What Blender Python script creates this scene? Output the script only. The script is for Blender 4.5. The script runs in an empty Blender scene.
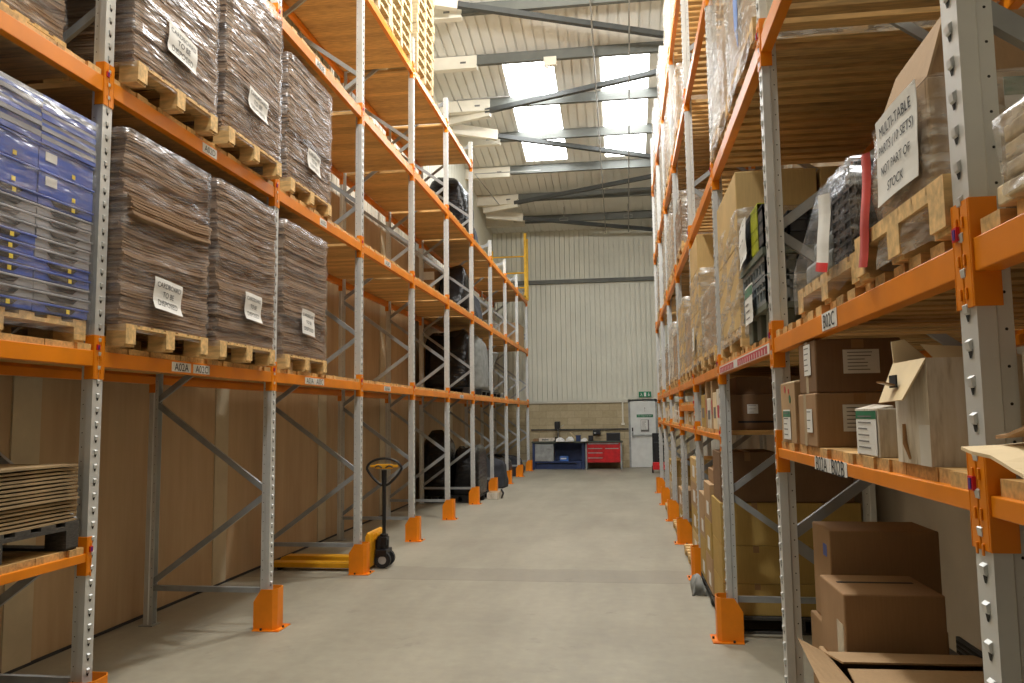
import bpy, math, random
from mathutils import Vector, Matrix
sc = bpy.context.scene
COL = sc.collection
PI = math.pi
RND = random.Random(7)

# ------------------------------------------------------------------ calibrated layout (metres)
PT = 2.18                    # rack bay pitch along the aisle
Y0 = 3.926                   # first left-hand frame
XL, XR = -2.811, 0.712       # aisle faces of the two racks
DEP = 1.06                   # rack depth
YB = 24.85                   # end wall
WL, WR = -4.05, 1.95         # side walls
def K(k): return Y0 + PT * k
L_TOP = {1: 2.023, 2: 3.551, 3: 5.06, 4: 6.535}
L_H = {1: .083, 2: .09, 3: .09, 4: .09}
R_TOP = {0: 1.480, 1: 1.998, 2: 3.50, 3: 4.968, 4: 6.455}
R_H = {0: .042, 1: .07, 2: .09, 3: .09, 4: .09}
BT = .034                    # deck board thickness

# ------------------------------------------------------------------ colours and materials
def lin(c):
    out = []
    for v in c:
        v /= 255.0
        out.append(v / 12.92 if v <= .04045 else ((v + .055) / 1.055) ** 2.4)
    return tuple(out) + (1.0,)

class NT:
    def __init__(s, name):
        s.m = bpy.data.materials.new(name); s.m.use_nodes = True
        s.t = s.m.node_tree; s.t.nodes.clear()
        s.out = s.n('ShaderNodeOutputMaterial')
    def n(s, typ, **kw):
        nd = s.t.nodes.new(typ)
        for k, v in kw.items():
            if k.startswith('i_'): nd.inputs[k[2:].replace('_', ' ')].default_value = v
            else: setattr(nd, k, v)
        return nd
    def l(s, a, b): s.t.links.new(a, b)
    def coord(s, scale=(1, 1, 1), rot=(0, 0, 0)):
        tc = s.n('ShaderNodeTexCoord'); mp = s.n('ShaderNodeMapping')
        mp.inputs['Scale'].default_value = scale; mp.inputs['Rotation'].default_value = rot
        s.l(tc.outputs['Object'], mp.inputs['Vector']); return mp.outputs['Vector']
    def noise(s, vec, scale, detail=3, rough=.55):
        nd = s.n('ShaderNodeTexNoise'); nd.inputs['Scale'].default_value = scale
        nd.inputs['Detail'].default_value = detail; nd.inputs['Roughness'].default_value = rough
        s.l(vec, nd.inputs['Vector']); return nd.outputs['Fac']
    def ramp(s, fac, stops):
        r = s.n('ShaderNodeValToRGB'); e = r.color_ramp.elements
        e[0].position, e[0].color = stops[0]; e[1].position, e[1].color = stops[-1]
        for p, c in stops[1:-1]:
            x = e.new(p); x.color = c
        s.l(fac, r.inputs['Fac']); return r.outputs['Color']
    def mix(s, fac, a, b, mode='MIX'):
        m = s.n('ShaderNodeMix', data_type='RGBA', blend_type=mode)
        for sock, v in ((0, fac), (6, a), (7, b)):
            if hasattr(v, 'links'): s.l(v, m.inputs[sock])
            else: m.inputs[sock].default_value = v
        return m.outputs[2]
    def math(s, op, a, b=0.0):
        m = s.n('ShaderNodeMath', operation=op)
        for i, v in enumerate((a, b)):
            if hasattr(v, 'links'): s.l(v, m.inputs[i])
            else: m.inputs[i].default_value = v
        return m.outputs[0]
    def bump(s, h, strength=.3, dist=.01):
        b = s.n('ShaderNodeBump'); b.inputs['Strength'].default_value = strength
        b.inputs['Distance'].default_value = dist; s.l(h, b.inputs['Height']); return b.outputs['Normal']
    def bsdf(s, col, rough=.5, metal=0.0, normal=None, spec=.5):
        p = s.n('ShaderNodeBsdfPrincipled')
        for k, v in (('Base Color', col), ('Roughness', rough), ('Metallic', metal), ('Specular IOR Level', spec)):
            if hasattr(v, 'links'): s.l(v, p.inputs[k])
            else: p.inputs[k].default_value = v
        if normal is not None: s.l(normal, p.inputs['Normal'])
        return p
    def done(s, sh):
        s.l(sh.outputs[0], s.out.inputs['Surface']); return s.m

def shade(c, f): return tuple(max(0, min(255, v * f)) for v in c)
def simple(name, c, rough=.5, metal=0.0, var=.12, scale=6.0, bump=0.0, bscale=60, stretch=(1, 1, 1), spec=.5):
    t = NT(name); v = t.coord(stretch)
    f = t.noise(v, scale, 4)
    colr = t.ramp(f, [(.3, lin(shade(c, 1 - var))), (.7, lin(shade(c, 1 + var)))])
    nrm = t.bump(t.noise(v, bscale, 3), bump, .004) if bump else None
    return t.done(t.bsdf(colr, rough, metal, nrm, spec))

M = {}
M['upright'] = simple('galvanised_paint', (206, 208, 206), .42, .25, .05, 3, .05, 90)
M['brace'] = simple('galvanised_brace', (156, 160, 162), .45, .35, .08, 5)
M['slot'] = simple('dark_slot', (38, 37, 36), .8)
M['orange'] = simple('orange_paint', (226, 131, 2), .38, 0, .06, 2.5)
M['guard'] = simple('orange_guard_paint', (238, 136, 2), .45, 0, .06, 4)
M['red'] = simple('red_clip', (190, 20, 40), .4)
M['purple'] = simple('blue_clip', (70, 40, 120), .4)
M['white'] = simple('white_paper', (222, 221, 216), .7, 0, .03, 8)
M['ink'] = simple('black_ink', (28, 28, 30), .7)
M['greyink'] = simple('grey_ink', (110, 108, 104), .7)
M['black'] = simple('black_plastic', (20, 20, 22), .45)
M['rubber'] = simple('black_rubber', (26, 26, 27), .7)
M['green'] = simple('green_print', (20, 105, 70), .55)
M['greenmute'] = simple('muted_green_print', (60, 110, 85), .6)
M['redprint'] = simple('red_print', (186, 66, 58), .6)
M['steel'] = simple('bright_steel', (175, 178, 180), .3, .8)
M['cream'] = simple('cream_card', (226, 205, 165), .75, 0, .05, 5)
M['truck'] = simple('yellow_truck_paint', (222, 158, 20), .42, 0, .06, 5)
M['gate'] = simple('yellow_gate_paint', (236, 180, 20), .45)
M['benchblue'] = simple('bench_blue', (42, 58, 98), .5)
M['redcab'] = simple('red_cabinet_paint', (196, 24, 30), .42)
M['greycab'] = simple('grey_cabinet_paint', (150, 152, 150), .5)
M['benchtop'] = simple('bench_top', (70, 74, 62), .6)
M['bluebin'] = simple('blue_bin', (60, 110, 190), .45)
M['doorwhite'] = simple('white_door', (214, 216, 212), .45, 0, .03)
M['greytimber'] = simple('weathered_timber', (66, 63, 58), .8, 0, .25, 8, .3, 60, (4, 4, 20))
M['greenplastic'] = simple('grey_green_plastic', (95, 102, 90), .55, 0, .1)
M['yellowgreen'] = simple('yellow_green_crate', (176, 182, 40), .55, 0, .1)
M['darkcrate'] = simple('dark_crate', (58, 58, 60), .5)
M['greymesh'] = simple('grey_crate', (128, 134, 136), .5)
M['bluetray'] = simple('blue_tray', (62, 92, 178), .4, 0, .1, 5)
M['greytray'] = simple('grey_tray', (150, 152, 158), .42, 0, .07, 5)
M['yellowprint'] = simple('yellow_print', (235, 205, 60), .6)
M['purlin'] = simple('grey_purlin', (98, 100, 94), .6, 0, .05, 3)
M['bracedark'] = simple('dark_roof_brace', (68, 70, 68), .6, 0, .06, 3)
M['sleeve'] = simple('cream_purlin_sleeve', (226, 220, 204), .6, 0, .03, 3)
M['pipe'] = simple('grey_conduit', (140, 138, 132), .5)
M['trunk'] = simple('dark_trunking', (70, 66, 58), .6, 0, .3, 30)
M['redstripe'] = simple('red_stripe_label', (186, 70, 78), .6, 0, .08)
M['ventgrey'] = simple('dark_grille', (62, 64, 66), .6)
M['bagdark'] = simple('dark_cloth', (46, 48, 54), .8, 0, .2)
M['greysack'] = simple('grey_sack', (132, 134, 130), .75, 0, .12, 8, .3, 40)
M['bluesheet'] = simple('blue_sheet', (70, 120, 200), .5)

def timber(name, c, w, var=.2):
    t = NT(name)
    tc = t.n('ShaderNodeTexCoord'); sx = t.n('ShaderNodeSeparateXYZ'); t.l(tc.outputs['Object'], sx.inputs[0])
    cell = t.math('FLOOR', t.math('DIVIDE', sx.outputs['Y'], w))
    wn = t.n('ShaderNodeTexWhiteNoise', noise_dimensions='1D'); t.l(cell, wn.inputs['W'])
    oi = t.n('ShaderNodeObjectInfo')
    addr = t.math('ADD', cell, t.math('MULTIPLY', oi.outputs['Random'], 37.0)); t.l(addr, wn.inputs['W'])
    grain = t.noise(t.coord((3, 26, 26)), 2.2, 5)
    base = t.ramp(wn.outputs['Value'], [(0, lin(shade(c, 1 - var))), (.5, lin(c)), (1, lin(shade(c, 1 + var)))])
    col = t.mix(.55, base, t.ramp(grain, [(.3, lin(shade(c, .72))), (.65, lin(shade(c, 1.12)))]))
    return t.done(t.bsdf(col, .7, 0, t.bump(grain, .15, .004)))
M['board'] = timber('pine_deck_board', (206, 164, 104), .109)
M['boardR'] = timber('pine_slat_board', (206, 168, 110), .135)
M['pine'] = simple('pallet_pine', (212, 176, 118), .72, 0, .16, 3, .15, 40, (2, 9, 9))
M['palepine'] = simple('pale_pallet_pine', (196, 176, 138), .72, 0, .14, 3, .15, 40, (2, 9, 9))

def cardboard(name, c, var=.07):
    t = NT(name); v = t.coord()
    f = t.noise(v, 3.0, 4); g = t.noise(t.coord((60, 60, 4)), 2.0, 2)
    col = t.mix(.35, t.ramp(f, [(.3, lin(shade(c, 1 - var))), (.7, lin(shade(c, 1 + var)))]), t.ramp(g, [(.35, lin(shade(c, .94))), (.65, lin(shade(c, 1.04)))]))
    return t.done(t.bsdf(col, .78, 0, t.bump(g, .08, .003), .25))
M['card'] = cardboard('brown_cardboard', (158, 126, 92))
M['carddark'] = cardboard('dark_brown_cardboard', (124, 96, 70))
M['cardochre'] = cardboard('ochre_cardboard', (178, 148, 84))
M['cardtan'] = cardboard('tan_cardboard', (174, 144, 108))
M['cardyellow'] = cardboard('yellow_cardboard', (198, 168, 114))
def grubby():
    t = NT('white_faced_cardboard'); a = t.noise(t.coord((14, 14, 2.2), (.25, .1, 0)), 1.6, 4, .65)
    col = t.ramp(a, [(.36, lin((172, 158, 136))), (.5, lin((210, 201, 184))), (.66, lin((220, 214, 203)))])
    return t.done(t.bsdf(col, .78, 0, None, .25))
M['cardwhite'] = grubby()
M['tape'] = simple('brown_tape', (150, 112, 70), .3, 0, .05)
M['cleartape'] = simple('clear_tape', (188, 170, 140), .25, 0, .05)

def layered():
    t = NT('flattened_cardboard_layers')
    f = t.noise(t.coord((.12, .12, 58)), 1.0, 3, .7)
    h = t.noise(t.coord((1.5, 1.5, 9)), 1.0, 2)
    c1 = t.ramp(f, [(.3, lin((88, 68, 52))), (.48, lin((150, 122, 96))), (.68, lin((196, 170, 138)))])
    col = t.mix(.3, c1, t.ramp(h, [(.35, lin((98, 76, 56))), (.7, lin((160, 134, 106)))]))
    return t.done(t.bsdf(col, .8, 0, t.bump(f, .5, .006), .25))
M['layers'] = layered()
M['hardboard'] = simple('brown_card_sheet', (150, 128, 94), .75, 0, .16, 3)

def wrapfilm(name, tint, base=.05, fac=.14, dirty=.05, stretch=(1.3, 1.3, 5.5), rot=(.35, .1, 0), rough=.2):
    t = NT(name); v = t.coord(stretch, rot)
    n1 = t.noise(v, 2.0, 3, .55); n2 = t.noise(t.coord((5, 5, 22), (.6, .3, 0)), 1.3, 3)
    nrm = t.bump(n1, .8, .035)
    tr = t.n('ShaderNodeBsdfTransparent'); tr.inputs[0].default_value = lin((250, 250, 250))
    gl = t.n('ShaderNodeBsdfGlossy'); gl.inputs['Roughness'].default_value = rough; gl.inputs[0].default_value = lin((250, 250, 252))
    t.l(nrm, gl.inputs['Normal'])
    df = t.n('ShaderNodeBsdfDiffuse'); df.inputs[0].default_value = lin(tint); t.l(nrm, df.inputs['Normal'])
    m1 = t.n('ShaderNodeMixShader'); m2 = t.n('ShaderNodeMixShader')
    st = t.ramp(n2, [(.42, (0, 0, 0, 1)), (.62, (1, 1, 1, 1))])
    f = t.math('ADD', base, t.math('MULTIPLY', st, fac))
    t.l(f, m1.inputs[0]); t.l(tr.outputs[0], m1.inputs[1]); t.l(gl.outputs[0], m1.inputs[2])
    t.l(t.math('ADD', dirty * .5, t.math('MULTIPLY', st, dirty)), m2.inputs[0]); t.l(m1.outputs[0], m2.inputs[1]); t.l(df.outputs[0], m2.inputs[2])
    return t.done(m2)
M['wrap'] = wrapfilm('clear_stretch_wrap', (225, 225, 228), .035, .09, .07, rough=.27)
M['wrapcloud'] = wrapfilm('cloudy_stretch_wrap', (222, 216, 204), .08, .16, .26, (2, 2, 5), (.8, .3, 0), .25)
def blackfilm():
    t = NT('black_stretch_wrap'); n = t.noise(t.coord((3, 3, 8), (.6, .2, 0)), 2.2, 4)
    return t.done(t.bsdf(lin((17, 17, 19)), .25, 0, t.bump(n, .8, .03), .5))
M['blackwrap'] = blackfilm()

def concrete():
    t = NT('concrete_floor'); v = t.coord()
    a = t.noise(v, .7, 6, .6); b = t.noise(v, 9, 5, .6); c = t.noise(t.coord((1.2, .25, 1)), 1.4, 4)
    col = t.ramp(a, [(.3, lin((140, 134, 117))), (.7, lin((166, 160, 141)))])
    col = t.mix(.35, col, t.ramp(b, [(.3, lin((126, 120, 106))), (.7, lin((176, 170, 151)))]))
    col = t.mix(.25, col, t.ramp(c, [(.35, lin((120, 114, 102))), (.65, lin((178, 171, 154)))]))
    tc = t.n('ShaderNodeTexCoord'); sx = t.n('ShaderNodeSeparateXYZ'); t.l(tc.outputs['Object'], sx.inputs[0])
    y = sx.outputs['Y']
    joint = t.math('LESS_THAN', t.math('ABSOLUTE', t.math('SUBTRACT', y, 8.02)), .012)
    dark_band = t.math('MULTIPLY', t.math('GREATER_THAN', y, 8.03), t.math('LESS_THAN', t.math('ADD', y, t.math('MULTIPLY', a, .6)), 8.95))  # darker band across the floor just beyond the joint, uneven far edge
    col = t.mix(t.math('MULTIPLY', dark_band, .22), col, lin((100, 95, 86)))
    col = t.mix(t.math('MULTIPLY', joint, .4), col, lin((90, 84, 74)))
    st = t.ramp(t.noise(v, 2.3, 5, .7), [(.62, (0, 0, 0, 1)), (.74, (1, 1, 1, 1))])
    col = t.mix(t.math('MULTIPLY', st, .4), col, lin((98, 93, 84)))
    return t.done(t.bsdf(col, t.math('ADD', t.math('MULTIPLY', b, .25), .42), 0, t.bump(b, .08, .004), .4))
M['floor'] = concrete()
def wallboard():
    t = NT('brown_concrete_panel'); a = t.noise(t.coord((1, 1, .35)), 1.3, 5); b = t.noise(t.coord((6, 6, .5)), 1.5, 3)
    col = t.ramp(a, [(.3, lin((172, 147, 114))), (.7, lin((200, 174, 138)))])
    col = t.mix(.25, col, t.ramp(b, [(.35, lin((164, 138, 106))), (.65, lin((204, 178, 144)))]))
    return t.done(t.bsdf(col, .75, 0, None, .3))
M['wallpanel'] = wallboard()
M['wallstrip'] = simple('pale_wall_strip', (196, 184, 156), .75, 0, .05, 3)
M['plaster'] = simple('white_plaster', (196, 188, 172), .8, 0, .05, 2)
M['clad'] = simple('pale_cladding', (212, 210, 194), .5, 0, .03, .8)
M['roof'] = simple('roof_lining_sheet', (226, 225, 218), .55, 0, .03, .8)
def blocks():
    t = NT('buff_blockwork'); tc = t.n('ShaderNodeTexCoord'); mp = t.n('ShaderNodeMapping')
    mp.inputs['Rotation'].default_value = (PI / 2, 0, 0); t.l(tc.outputs['Object'], mp.inputs['Vector'])
    br = t.n('ShaderNodeTexBrick'); br.inputs['Scale'].default_value = 1.0
    for k, v in (('Brick Width', .44), ('Row Height', .22), ('Mortar Size', .008), ('Bias', 0.0)): br.inputs[k].default_value = v
    br.inputs['Color1'].default_value = lin((172, 157, 124)); br.inputs['Color2'].default_value = lin((190, 174, 142)); br.inputs['Mortar'].default_value = lin((158, 145, 116))
    t.l(mp.outputs[0], br.inputs['Vector'])
    n = t.noise(t.coord(), 12, 4)
    return t.done(t.bsdf(t.mix(.3, br.outputs['Color'], t.ramp(n, [(.3, lin((158, 142, 110))), (.7, lin((196, 182, 150)))])), .85, 0, None, .2))
M['block'] = blocks()
def glow(name, c, s):
    t = NT(name); e = t.n('ShaderNodeEmission'); e.inputs[0].default_value = lin(c); e.inputs[1].default_value = s
    return t.done(e)
M['sky'] = glow('daylit_skylight_sheet', (250, 253, 255), 17.0)
M['exit'] = simple('green_exit_sign', (12, 120, 78), .5)

# ------------------------------------------------------------------ mesh builder
class MB:
    def __init__(s): s.v, s.f, s.mi = [], [], []
    def add(s, vs, fs, mi=0):
        o = len(s.v); s.v += [tuple(p) for p in vs]
        for f in fs: s.f.append(tuple(i + o for i in f)); s.mi.append(mi)
    def box(s, x0, y0, z0, x1, y1, z1, mi=0):
        vs = [(x, y, z) for z in (z0, z1) for y in (y0, y1) for x in (x0, x1)]
        s.add(vs, [(0, 2, 3, 1), (4, 5, 7, 6), (0, 1, 5, 4), (2, 6, 7, 3), (0, 4, 6, 2), (1, 3, 7, 5)], mi); return s
    def bar(s, p, q, w, h, mi=0, up=(0, 0, 1)):
        p, q = Vector(p), Vector(q); d = (q - p).normalized(); u = Vector(up)
        a = d.cross(u)
        if a.length < 1e-4: a = d.cross(Vector((1, 0, 0)))
        a.normalize(); b = a.cross(d)
        vs = [c + a * i * w / 2 + b * j * h / 2 for c in (p, q) for j in (-1, 1) for i in (-1, 1)]
        s.add(vs, [(0, 1, 3, 2), (4, 6, 7, 5), (0, 4, 5, 1), (2, 3, 7, 6), (0, 2, 6, 4), (1, 5, 7, 3)], mi); return s
    def prism(s, poly, axis, a, b, mi=0):
        def P(u, v, w): return {'x': (w, u, v), 'y': (u, w, v), 'z': (u, v, w)}[axis]
        n = len(poly)
        vs = [P(u, v, a) for u, v in poly] + [P(u, v, b) for u, v in poly]
        fs = [tuple(range(n))[::-1], tuple(range(n, 2 * n))] + [(i, (i + 1) % n, n + (i + 1) % n, n + i) for i in range(n)]
        s.add(vs, fs, mi); return s
    def tube(s, pts, r, n=8, mi=0, closed=False):
        pts = [Vector(p) for p in pts]; rings = []; N = len(pts); prev = None
        for i, p in enumerate(pts):
            if closed: d = pts[(i + 1) % N] - pts[i - 1]
            else: d = pts[min(i + 1, N - 1)] - pts[max(i - 1, 0)]
            d.normalize()
            if prev is None:
                a = d.cross(Vector((0, 0, 1)))
                if a.length < 1e-3: a = d.cross(Vector((1, 0, 0)))
            else: a = prev - d * prev.dot(d)
            a.normalize(); prev = a; b = d.cross(a)
            rr = r[i] if isinstance(r, (list, tuple)) else r
            rings.append([p + (a * math.cos(2 * PI * j / n) + b * math.sin(2 * PI * j / n)) * rr for j in range(n)])
        vs = [p for rg in rings for p in rg]; fs = []
        for i in range(N if closed else N - 1):
            for j in range(n):
                fs.append((i * n + j, i * n + (j + 1) % n, ((i + 1) % N) * n + (j + 1) % n, ((i + 1) % N) * n + j))
        if not closed: fs += [tuple(range(n))[::-1], tuple(range((N - 1) * n, N * n))]
        s.add(vs, fs, mi); return s
    def loft(s, rings, mi=0, cap=True):
        n = len(rings[0]); vs = [p for r in rings for p in r]; fs = []
        for i in range(len(rings) - 1):
            for j in range(n):
                fs.append((i * n + j, i * n + (j + 1) % n, (i + 1) * n + (j + 1) % n, (i + 1) * n + j))
        if cap: fs += [tuple(range(n))[::-1], tuple(range((len(rings) - 1) * n, len(rings) * n))]
        s.add(vs, fs, mi); return s
    def sheet(s, rows, thick=0.0, nrm=(0, 0, 1), mi=0):
        R, C = len(rows), len(rows[0]); top = [Vector(p) for r in rows for p in r]; nv = Vector(nrm) * thick
        idx = lambda i, j: i * C + j
        fs = [(idx(i, j), idx(i, j + 1), idx(i + 1, j + 1), idx(i + 1, j)) for i in range(R - 1) for j in range(C - 1)]
        if not thick: s.add(top, fs, mi); return s
        N = R * C; vs = top + [p - nv for p in top]
        fs = fs + [tuple(k + N for k in f)[::-1] for f in fs]
        edge = [idx(0, j) for j in range(C)] + [idx(i, C - 1) for i in range(1, R)] + [idx(R - 1, j) for j in range(C - 2, -1, -1)] + [idx(i, 0) for i in range(R - 2, 0, -1)]
        for a, b in zip(edge, edge[1:] + edge[:1]): fs.append((b, a, a + N, b + N))
        s.add(vs, fs, mi); return s
    def build(s, name, mats, parent=None, loc=None, rotz=0.0, smooth=False, bevel=0.0):
        me = bpy.data.meshes.new(name); me.from_pydata(s.v, [], s.f); me.update()
        for m in (mats if isinstance(mats, (list, tuple)) else [mats]): me.materials.append(M[m] if isinstance(m, str) else m)
        me.polygons.foreach_set('material_index', s.mi)
        if smooth: me.polygons.foreach_set('use_smooth', [True] * len(s.f))
        o = bpy.data.objects.new(name, me); COL.objects.link(o)
        if parent is not None: o.parent = parent
        if loc is not None: o.location = loc
        if rotz: o.rotation_euler = (0, 0, rotz)
        if bevel:
            b = o.modifiers.new('bevel', 'BEVEL'); b.width = bevel; b.segments = 2; b.limit_method = 'ANGLE'; b.angle_limit = .7
        return o

def tag(o, label, cat, group=None):
    o['label'] = label; o['category'] = cat; o['kind'] = 'thing'
    if group: o['group'] = group
    return o
def thing(name, label, cat, loc=(0, 0, 0), rotz=0.0, group=None):
    o = bpy.data.objects.new(name, None); COL.objects.link(o); o.empty_display_size = .1
    o.location = loc; o.rotation_euler = (0, 0, rotz)
    return tag(o, label, cat, group)
def struct(name, mb, m, bevel=0.0):
    o = mb.build(name, m, bevel=bevel); o['kind'] = 'structure'; return o
KIDS = {}
def kids(o): return [c for c in COL.objects if c.parent is o]
def copy_tree(root, loc, label, rotz=None, group=None):
    r = root.copy(); COL.objects.link(r); r.location = loc; r['label'] = label
    if rotz is not None: r.rotation_euler = (0, 0, rotz)
    if group: r['group'] = group
    def rec(src, dst):
        for ch in CH.get(src.name, ()):  # filled by freeze()
            c = ch.copy(); COL.objects.link(c); c.parent = dst; rec(ch, c)
    rec(root, r); return r
CH = {}
def freeze(root):
    ks = kids(root); CH[root.name] = ks
    for k in ks: freeze(k)
    return root

# basis for flat things: centre, u (reading direction), v (up), n (towards the viewer)
BAS = {'L': ((0, 1, 0), (1, 0, 0)), 'R': ((0, -1, 0), (-1, 0, 0)), 'N': ((1, 0, 0), (0, -1, 0))}
def text_mesh(txt):
    cu = bpy.data.curves.new('glyphs', 'FONT'); cu.body = txt; cu.align_x = 'CENTER'; cu.align_y = 'CENTER'
    cu.resolution_u = 3
    ob = bpy.data.objects.new('glyphs', cu); COL.objects.link(ob)
    dg = bpy.context.evaluated_depsgraph_get(); dg.update()
    me = bpy.data.meshes.new_from_object(ob.evaluated_get(dg))
    vs = [v.co.copy() for v in me.vertices]; fs = [tuple(p.vertices) for p in me.polygons]
    bpy.data.objects.remove(ob); bpy.data.curves.remove(cu); bpy.data.meshes.remove(me)
    xs = [v.x for v in vs]; ys = [v.y for v in vs]
    cx, cy = (min(xs) + max(xs)) / 2, (min(ys) + max(ys)) / 2
    w, h = max(xs) - min(xs), max(ys) - min(ys)
    return [((v.x - cx) / w, (v.y - cy) / h) for v in vs], fs, w / h
def paper(parent, name, c, bas, w, h, lines=(), rot=0.0, curl=.006, mat='white', ink='ink', rules=0, seed=1, bow=0.0, band=None, lab=None, thick=.0012):
    """A flat sheet with lettering as its child; lines: (text, v centre, width) in fractions of the sheet."""
    rr = random.Random(seed); u, n = (Vector(a) for a in BAS[bas]); v = Vector((0, 0, 1))
    ca, sa = math.cos(rot), math.sin(rot); u2 = u * ca + v * sa; v2 = v * ca - u * sa
    ph = rr.uniform(0, 6)
    def off(a, b): return curl * (math.sin(a * 5 + ph) * .5 + math.sin(b * 7 + ph * 2) * .5) + curl + bow * (1 - 4 * a * a) + (curl * 2.5 * max(0, -b - .3) * 3)
    def P(a, b, e=0.0): return Vector(c) + u2 * (a * w) + v2 * (b * h) + n * (off(a, b) + e)
    mb = MB(); N = 8
    mb.sheet([[P(j / N - .5, i / N - .5) for j in range(N + 1)] for i in range(N + 1)], thick, n)
    o = mb.build(name, mat, parent)
    if lab: o['label'] = lab
    if band:
        b0, b1, bm = band; mb = MB()
        mb.sheet([[P(j / N - .5, b0 + (b1 - b0) * i / 2, .0008) for j in range(N + 1)] for i in range(3)], .0004, n)
        mb.build('colour_band', bm, o)
    if lines or rules:
        for txt, vc, wf in lines:
            mb = MB()
            vs, fs, asp = text_mesh(txt); hh = wf * w / asp / h
            mb.add([P(a * wf, vc + b * hh, .0016) for a, b in vs], fs)
            mb.build('lettering', ink, o)
        mb = MB()
        for k in range(rules):
            b = .36 - .72 * k / max(1, rules - 1); a1 = rr.uniform(0, .36); dh = .018
            mb.add([P(-.38, b, .0016), P(a1, b, .0016), P(a1, b + dh * 2, .0016), P(-.38, b + dh * 2, .0016)], [(0, 1, 2, 3)])
        if rules: mb.build('lettering', ink, o)
    return o

ORD = ['first', 'second', 'third', 'fourth', 'fifth', 'sixth', 'seventh', 'eighth', 'ninth', 'tenth', 'eleventh', 'twelfth', 'thirteenth', 'fourteenth', 'fifteenth', 'sixteenth', 'seventeenth', 'eighteenth', 'nineteenth', 'twentieth']

# ------------------------------------------------------------------ the room
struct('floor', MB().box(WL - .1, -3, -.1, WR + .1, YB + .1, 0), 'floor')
ROOF_T = .18
def roof_z(y): return 7.36 + .12 + ROOF_T * (YB - y)
struct('wall_left', MB().box(WL - .12, -3, 0, WL, YB, 4.86), 'wallpanel')
mb = MB()
yy = -3.0
while yy < YB - .2:            # ribbed white cladding above the panels
    mb.box(WL - .12, yy, 4.86, WL, yy + .17, 12.2); mb.box(WL - .12, yy + .17, 4.86, WL - .04, yy + .2, 12.2); yy += .2
struct('wall_left_cladding', mb, 'clad')
for i, (a, b) in enumerate([(2.1, 2.36), (4.79, 5.05), (7.46, 7.72), (10.16, 10.44), (12.85, 13.12), (15.55, 15.82), (18.25, 18.52), (20.95, 21.22), (23.65, 23.9)]):
    struct('trim_%d' % (i + 1), MB().box(WL, a, 0, WL + .012, b, 4.86), 'wallstrip')
struct('baseboard_left', MB().box(WL, -3, 0, WL + .015, YB, .02), 'bagdark')
struct('wall_right', MB().box(WR, -3, 0, WR + .12, YB, 12.2), 'plaster')
struct('wall_back', MB().box(WL, YB, 0, WR, YB + .12, 2.03), 'block')
mb = MB(); xx = WL
while xx < WR - .01:
    x1 = min(xx + .155, WR); mb.box(xx, YB - .05, 2.03, x1 - .026, YB + .1, 7.6); mb.box(x1 - .026, YB + .01, 2.03, x1, YB + .1, 7.6); xx += .155
struct('wall_back_cladding', mb, 'clad')
struct('trim_10', MB().box(WL, YB - .15, 5.77, WR, YB - .05, 5.89), 'purlin')
struct('trim_11', MB().box(WL, YB - .05, 2.0, WR, YB - .03, 2.045), 'sleeve')
# sloping roof: ribbed lining with skylight openings
SK = [(-2.38, -1.3), (-.3, .71)]; SY0, SY1 = 15.8, 20.25
def roof_strip(mb, x0, x1, y0, y1, lo=0.0):
    vs = [(x0, y0, roof_z(y0) - lo), (x1, y0, roof_z(y0) - lo), (x1, y1, roof_z(y1) - lo), (x0, y1, roof_z(y1) - lo)]
    vs += [(x, y, z + .08) for x, y, z in vs]
    mb.add(vs, [(0, 3, 2, 1), (4, 5, 6, 7), (0, 1, 5, 4), (1, 2, 6, 5), (2, 3, 7, 6), (3, 0, 4, 7)])
mb = MB(); edges = sorted([WL] + [e for p in SK for e in p] + [WR])
for a, b in zip(edges, edges[1:]):
    sky = (a, b) in SK; x = a
    while x < b - 1e-6:
        x1 = min(x + .2, b)
        for (p, q, lo) in ((x, min(x + .165, x1), .0), (min(x + .165, x1), x1, -.03)):
            if q - p < 1e-4: continue
            if sky: roof_strip(mb, p, q, -3, SY0, lo); roof_strip(mb, p, q, SY1, YB, lo)
            else: roof_strip(mb, p, q, -3, YB, lo)
        x = x1
struct('ceiling', mb, 'roof')
for i, (a, b) in enumerate(SK):
    mb = MB(); roof_strip(mb, a, b, SY0, SY1, -.02); struct('window_%d' % (i + 1), mb, 'sky')
PUR = [9.4, 10.95, 12.3, 14.1, 15.66, 17.27, 18.76, 20.45, 22.1, 23.62]
for i, y in enumerate(PUR):
    z = roof_z(y)
    mb = MB().box(-2.85, y - .03, z - .23, WR, y + .03, z - .03).box(-2.85, y - .07, z - .23, WR, y - .03, z - .215).box(-2.85, y - .02, z - .03, WR, y + .02, z)
    struct('ceiling_beam_%d' % (i + 1), mb, 'purlin')
    mb = MB().box(WL, y - .05, z - .31, -2.85, y + .05, z - .02).box(WL, y - .11, z - .31, -2.85, y - .05, z - .295)
    mb.box(-3.2, y - .054, z - .18, -3.08, y - .049, z - .14, 1)
    o = struct('ceiling_beam_sleeve_%d' % (i + 1), mb, ['sleeve', 'greyink'])
DG = [(13.66, 15.36, 0), (17.25, 15.91, 1), (18.3, 20.2, 0), (22.01, 20.49, 1), (23.02, 24.6, 0)]
for i, (ya, yb, _s) in enumerate(DG):
    ya_, yb_ = ya, yb
    za, zb = roof_z(ya) - .30, roof_z(yb) - .30
    mb = MB().bar((-2.95, ya, za), (WR, yb, zb), .11, .10)
    struct('ceiling_beam_brace_%d' % (i + 1), mb, 'bracedark')
    d = (Vector((WR, yb, zb)) - Vector((-2.95, ya, za))).normalized()
    p0 = Vector((-2.85, ya, za)); p1 = p0 - d * 1.1
    struct('ceiling_beam_brace_end_%d' % (i + 1), MB().bar(p1, p0, .12, .24), 'sleeve')
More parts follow.
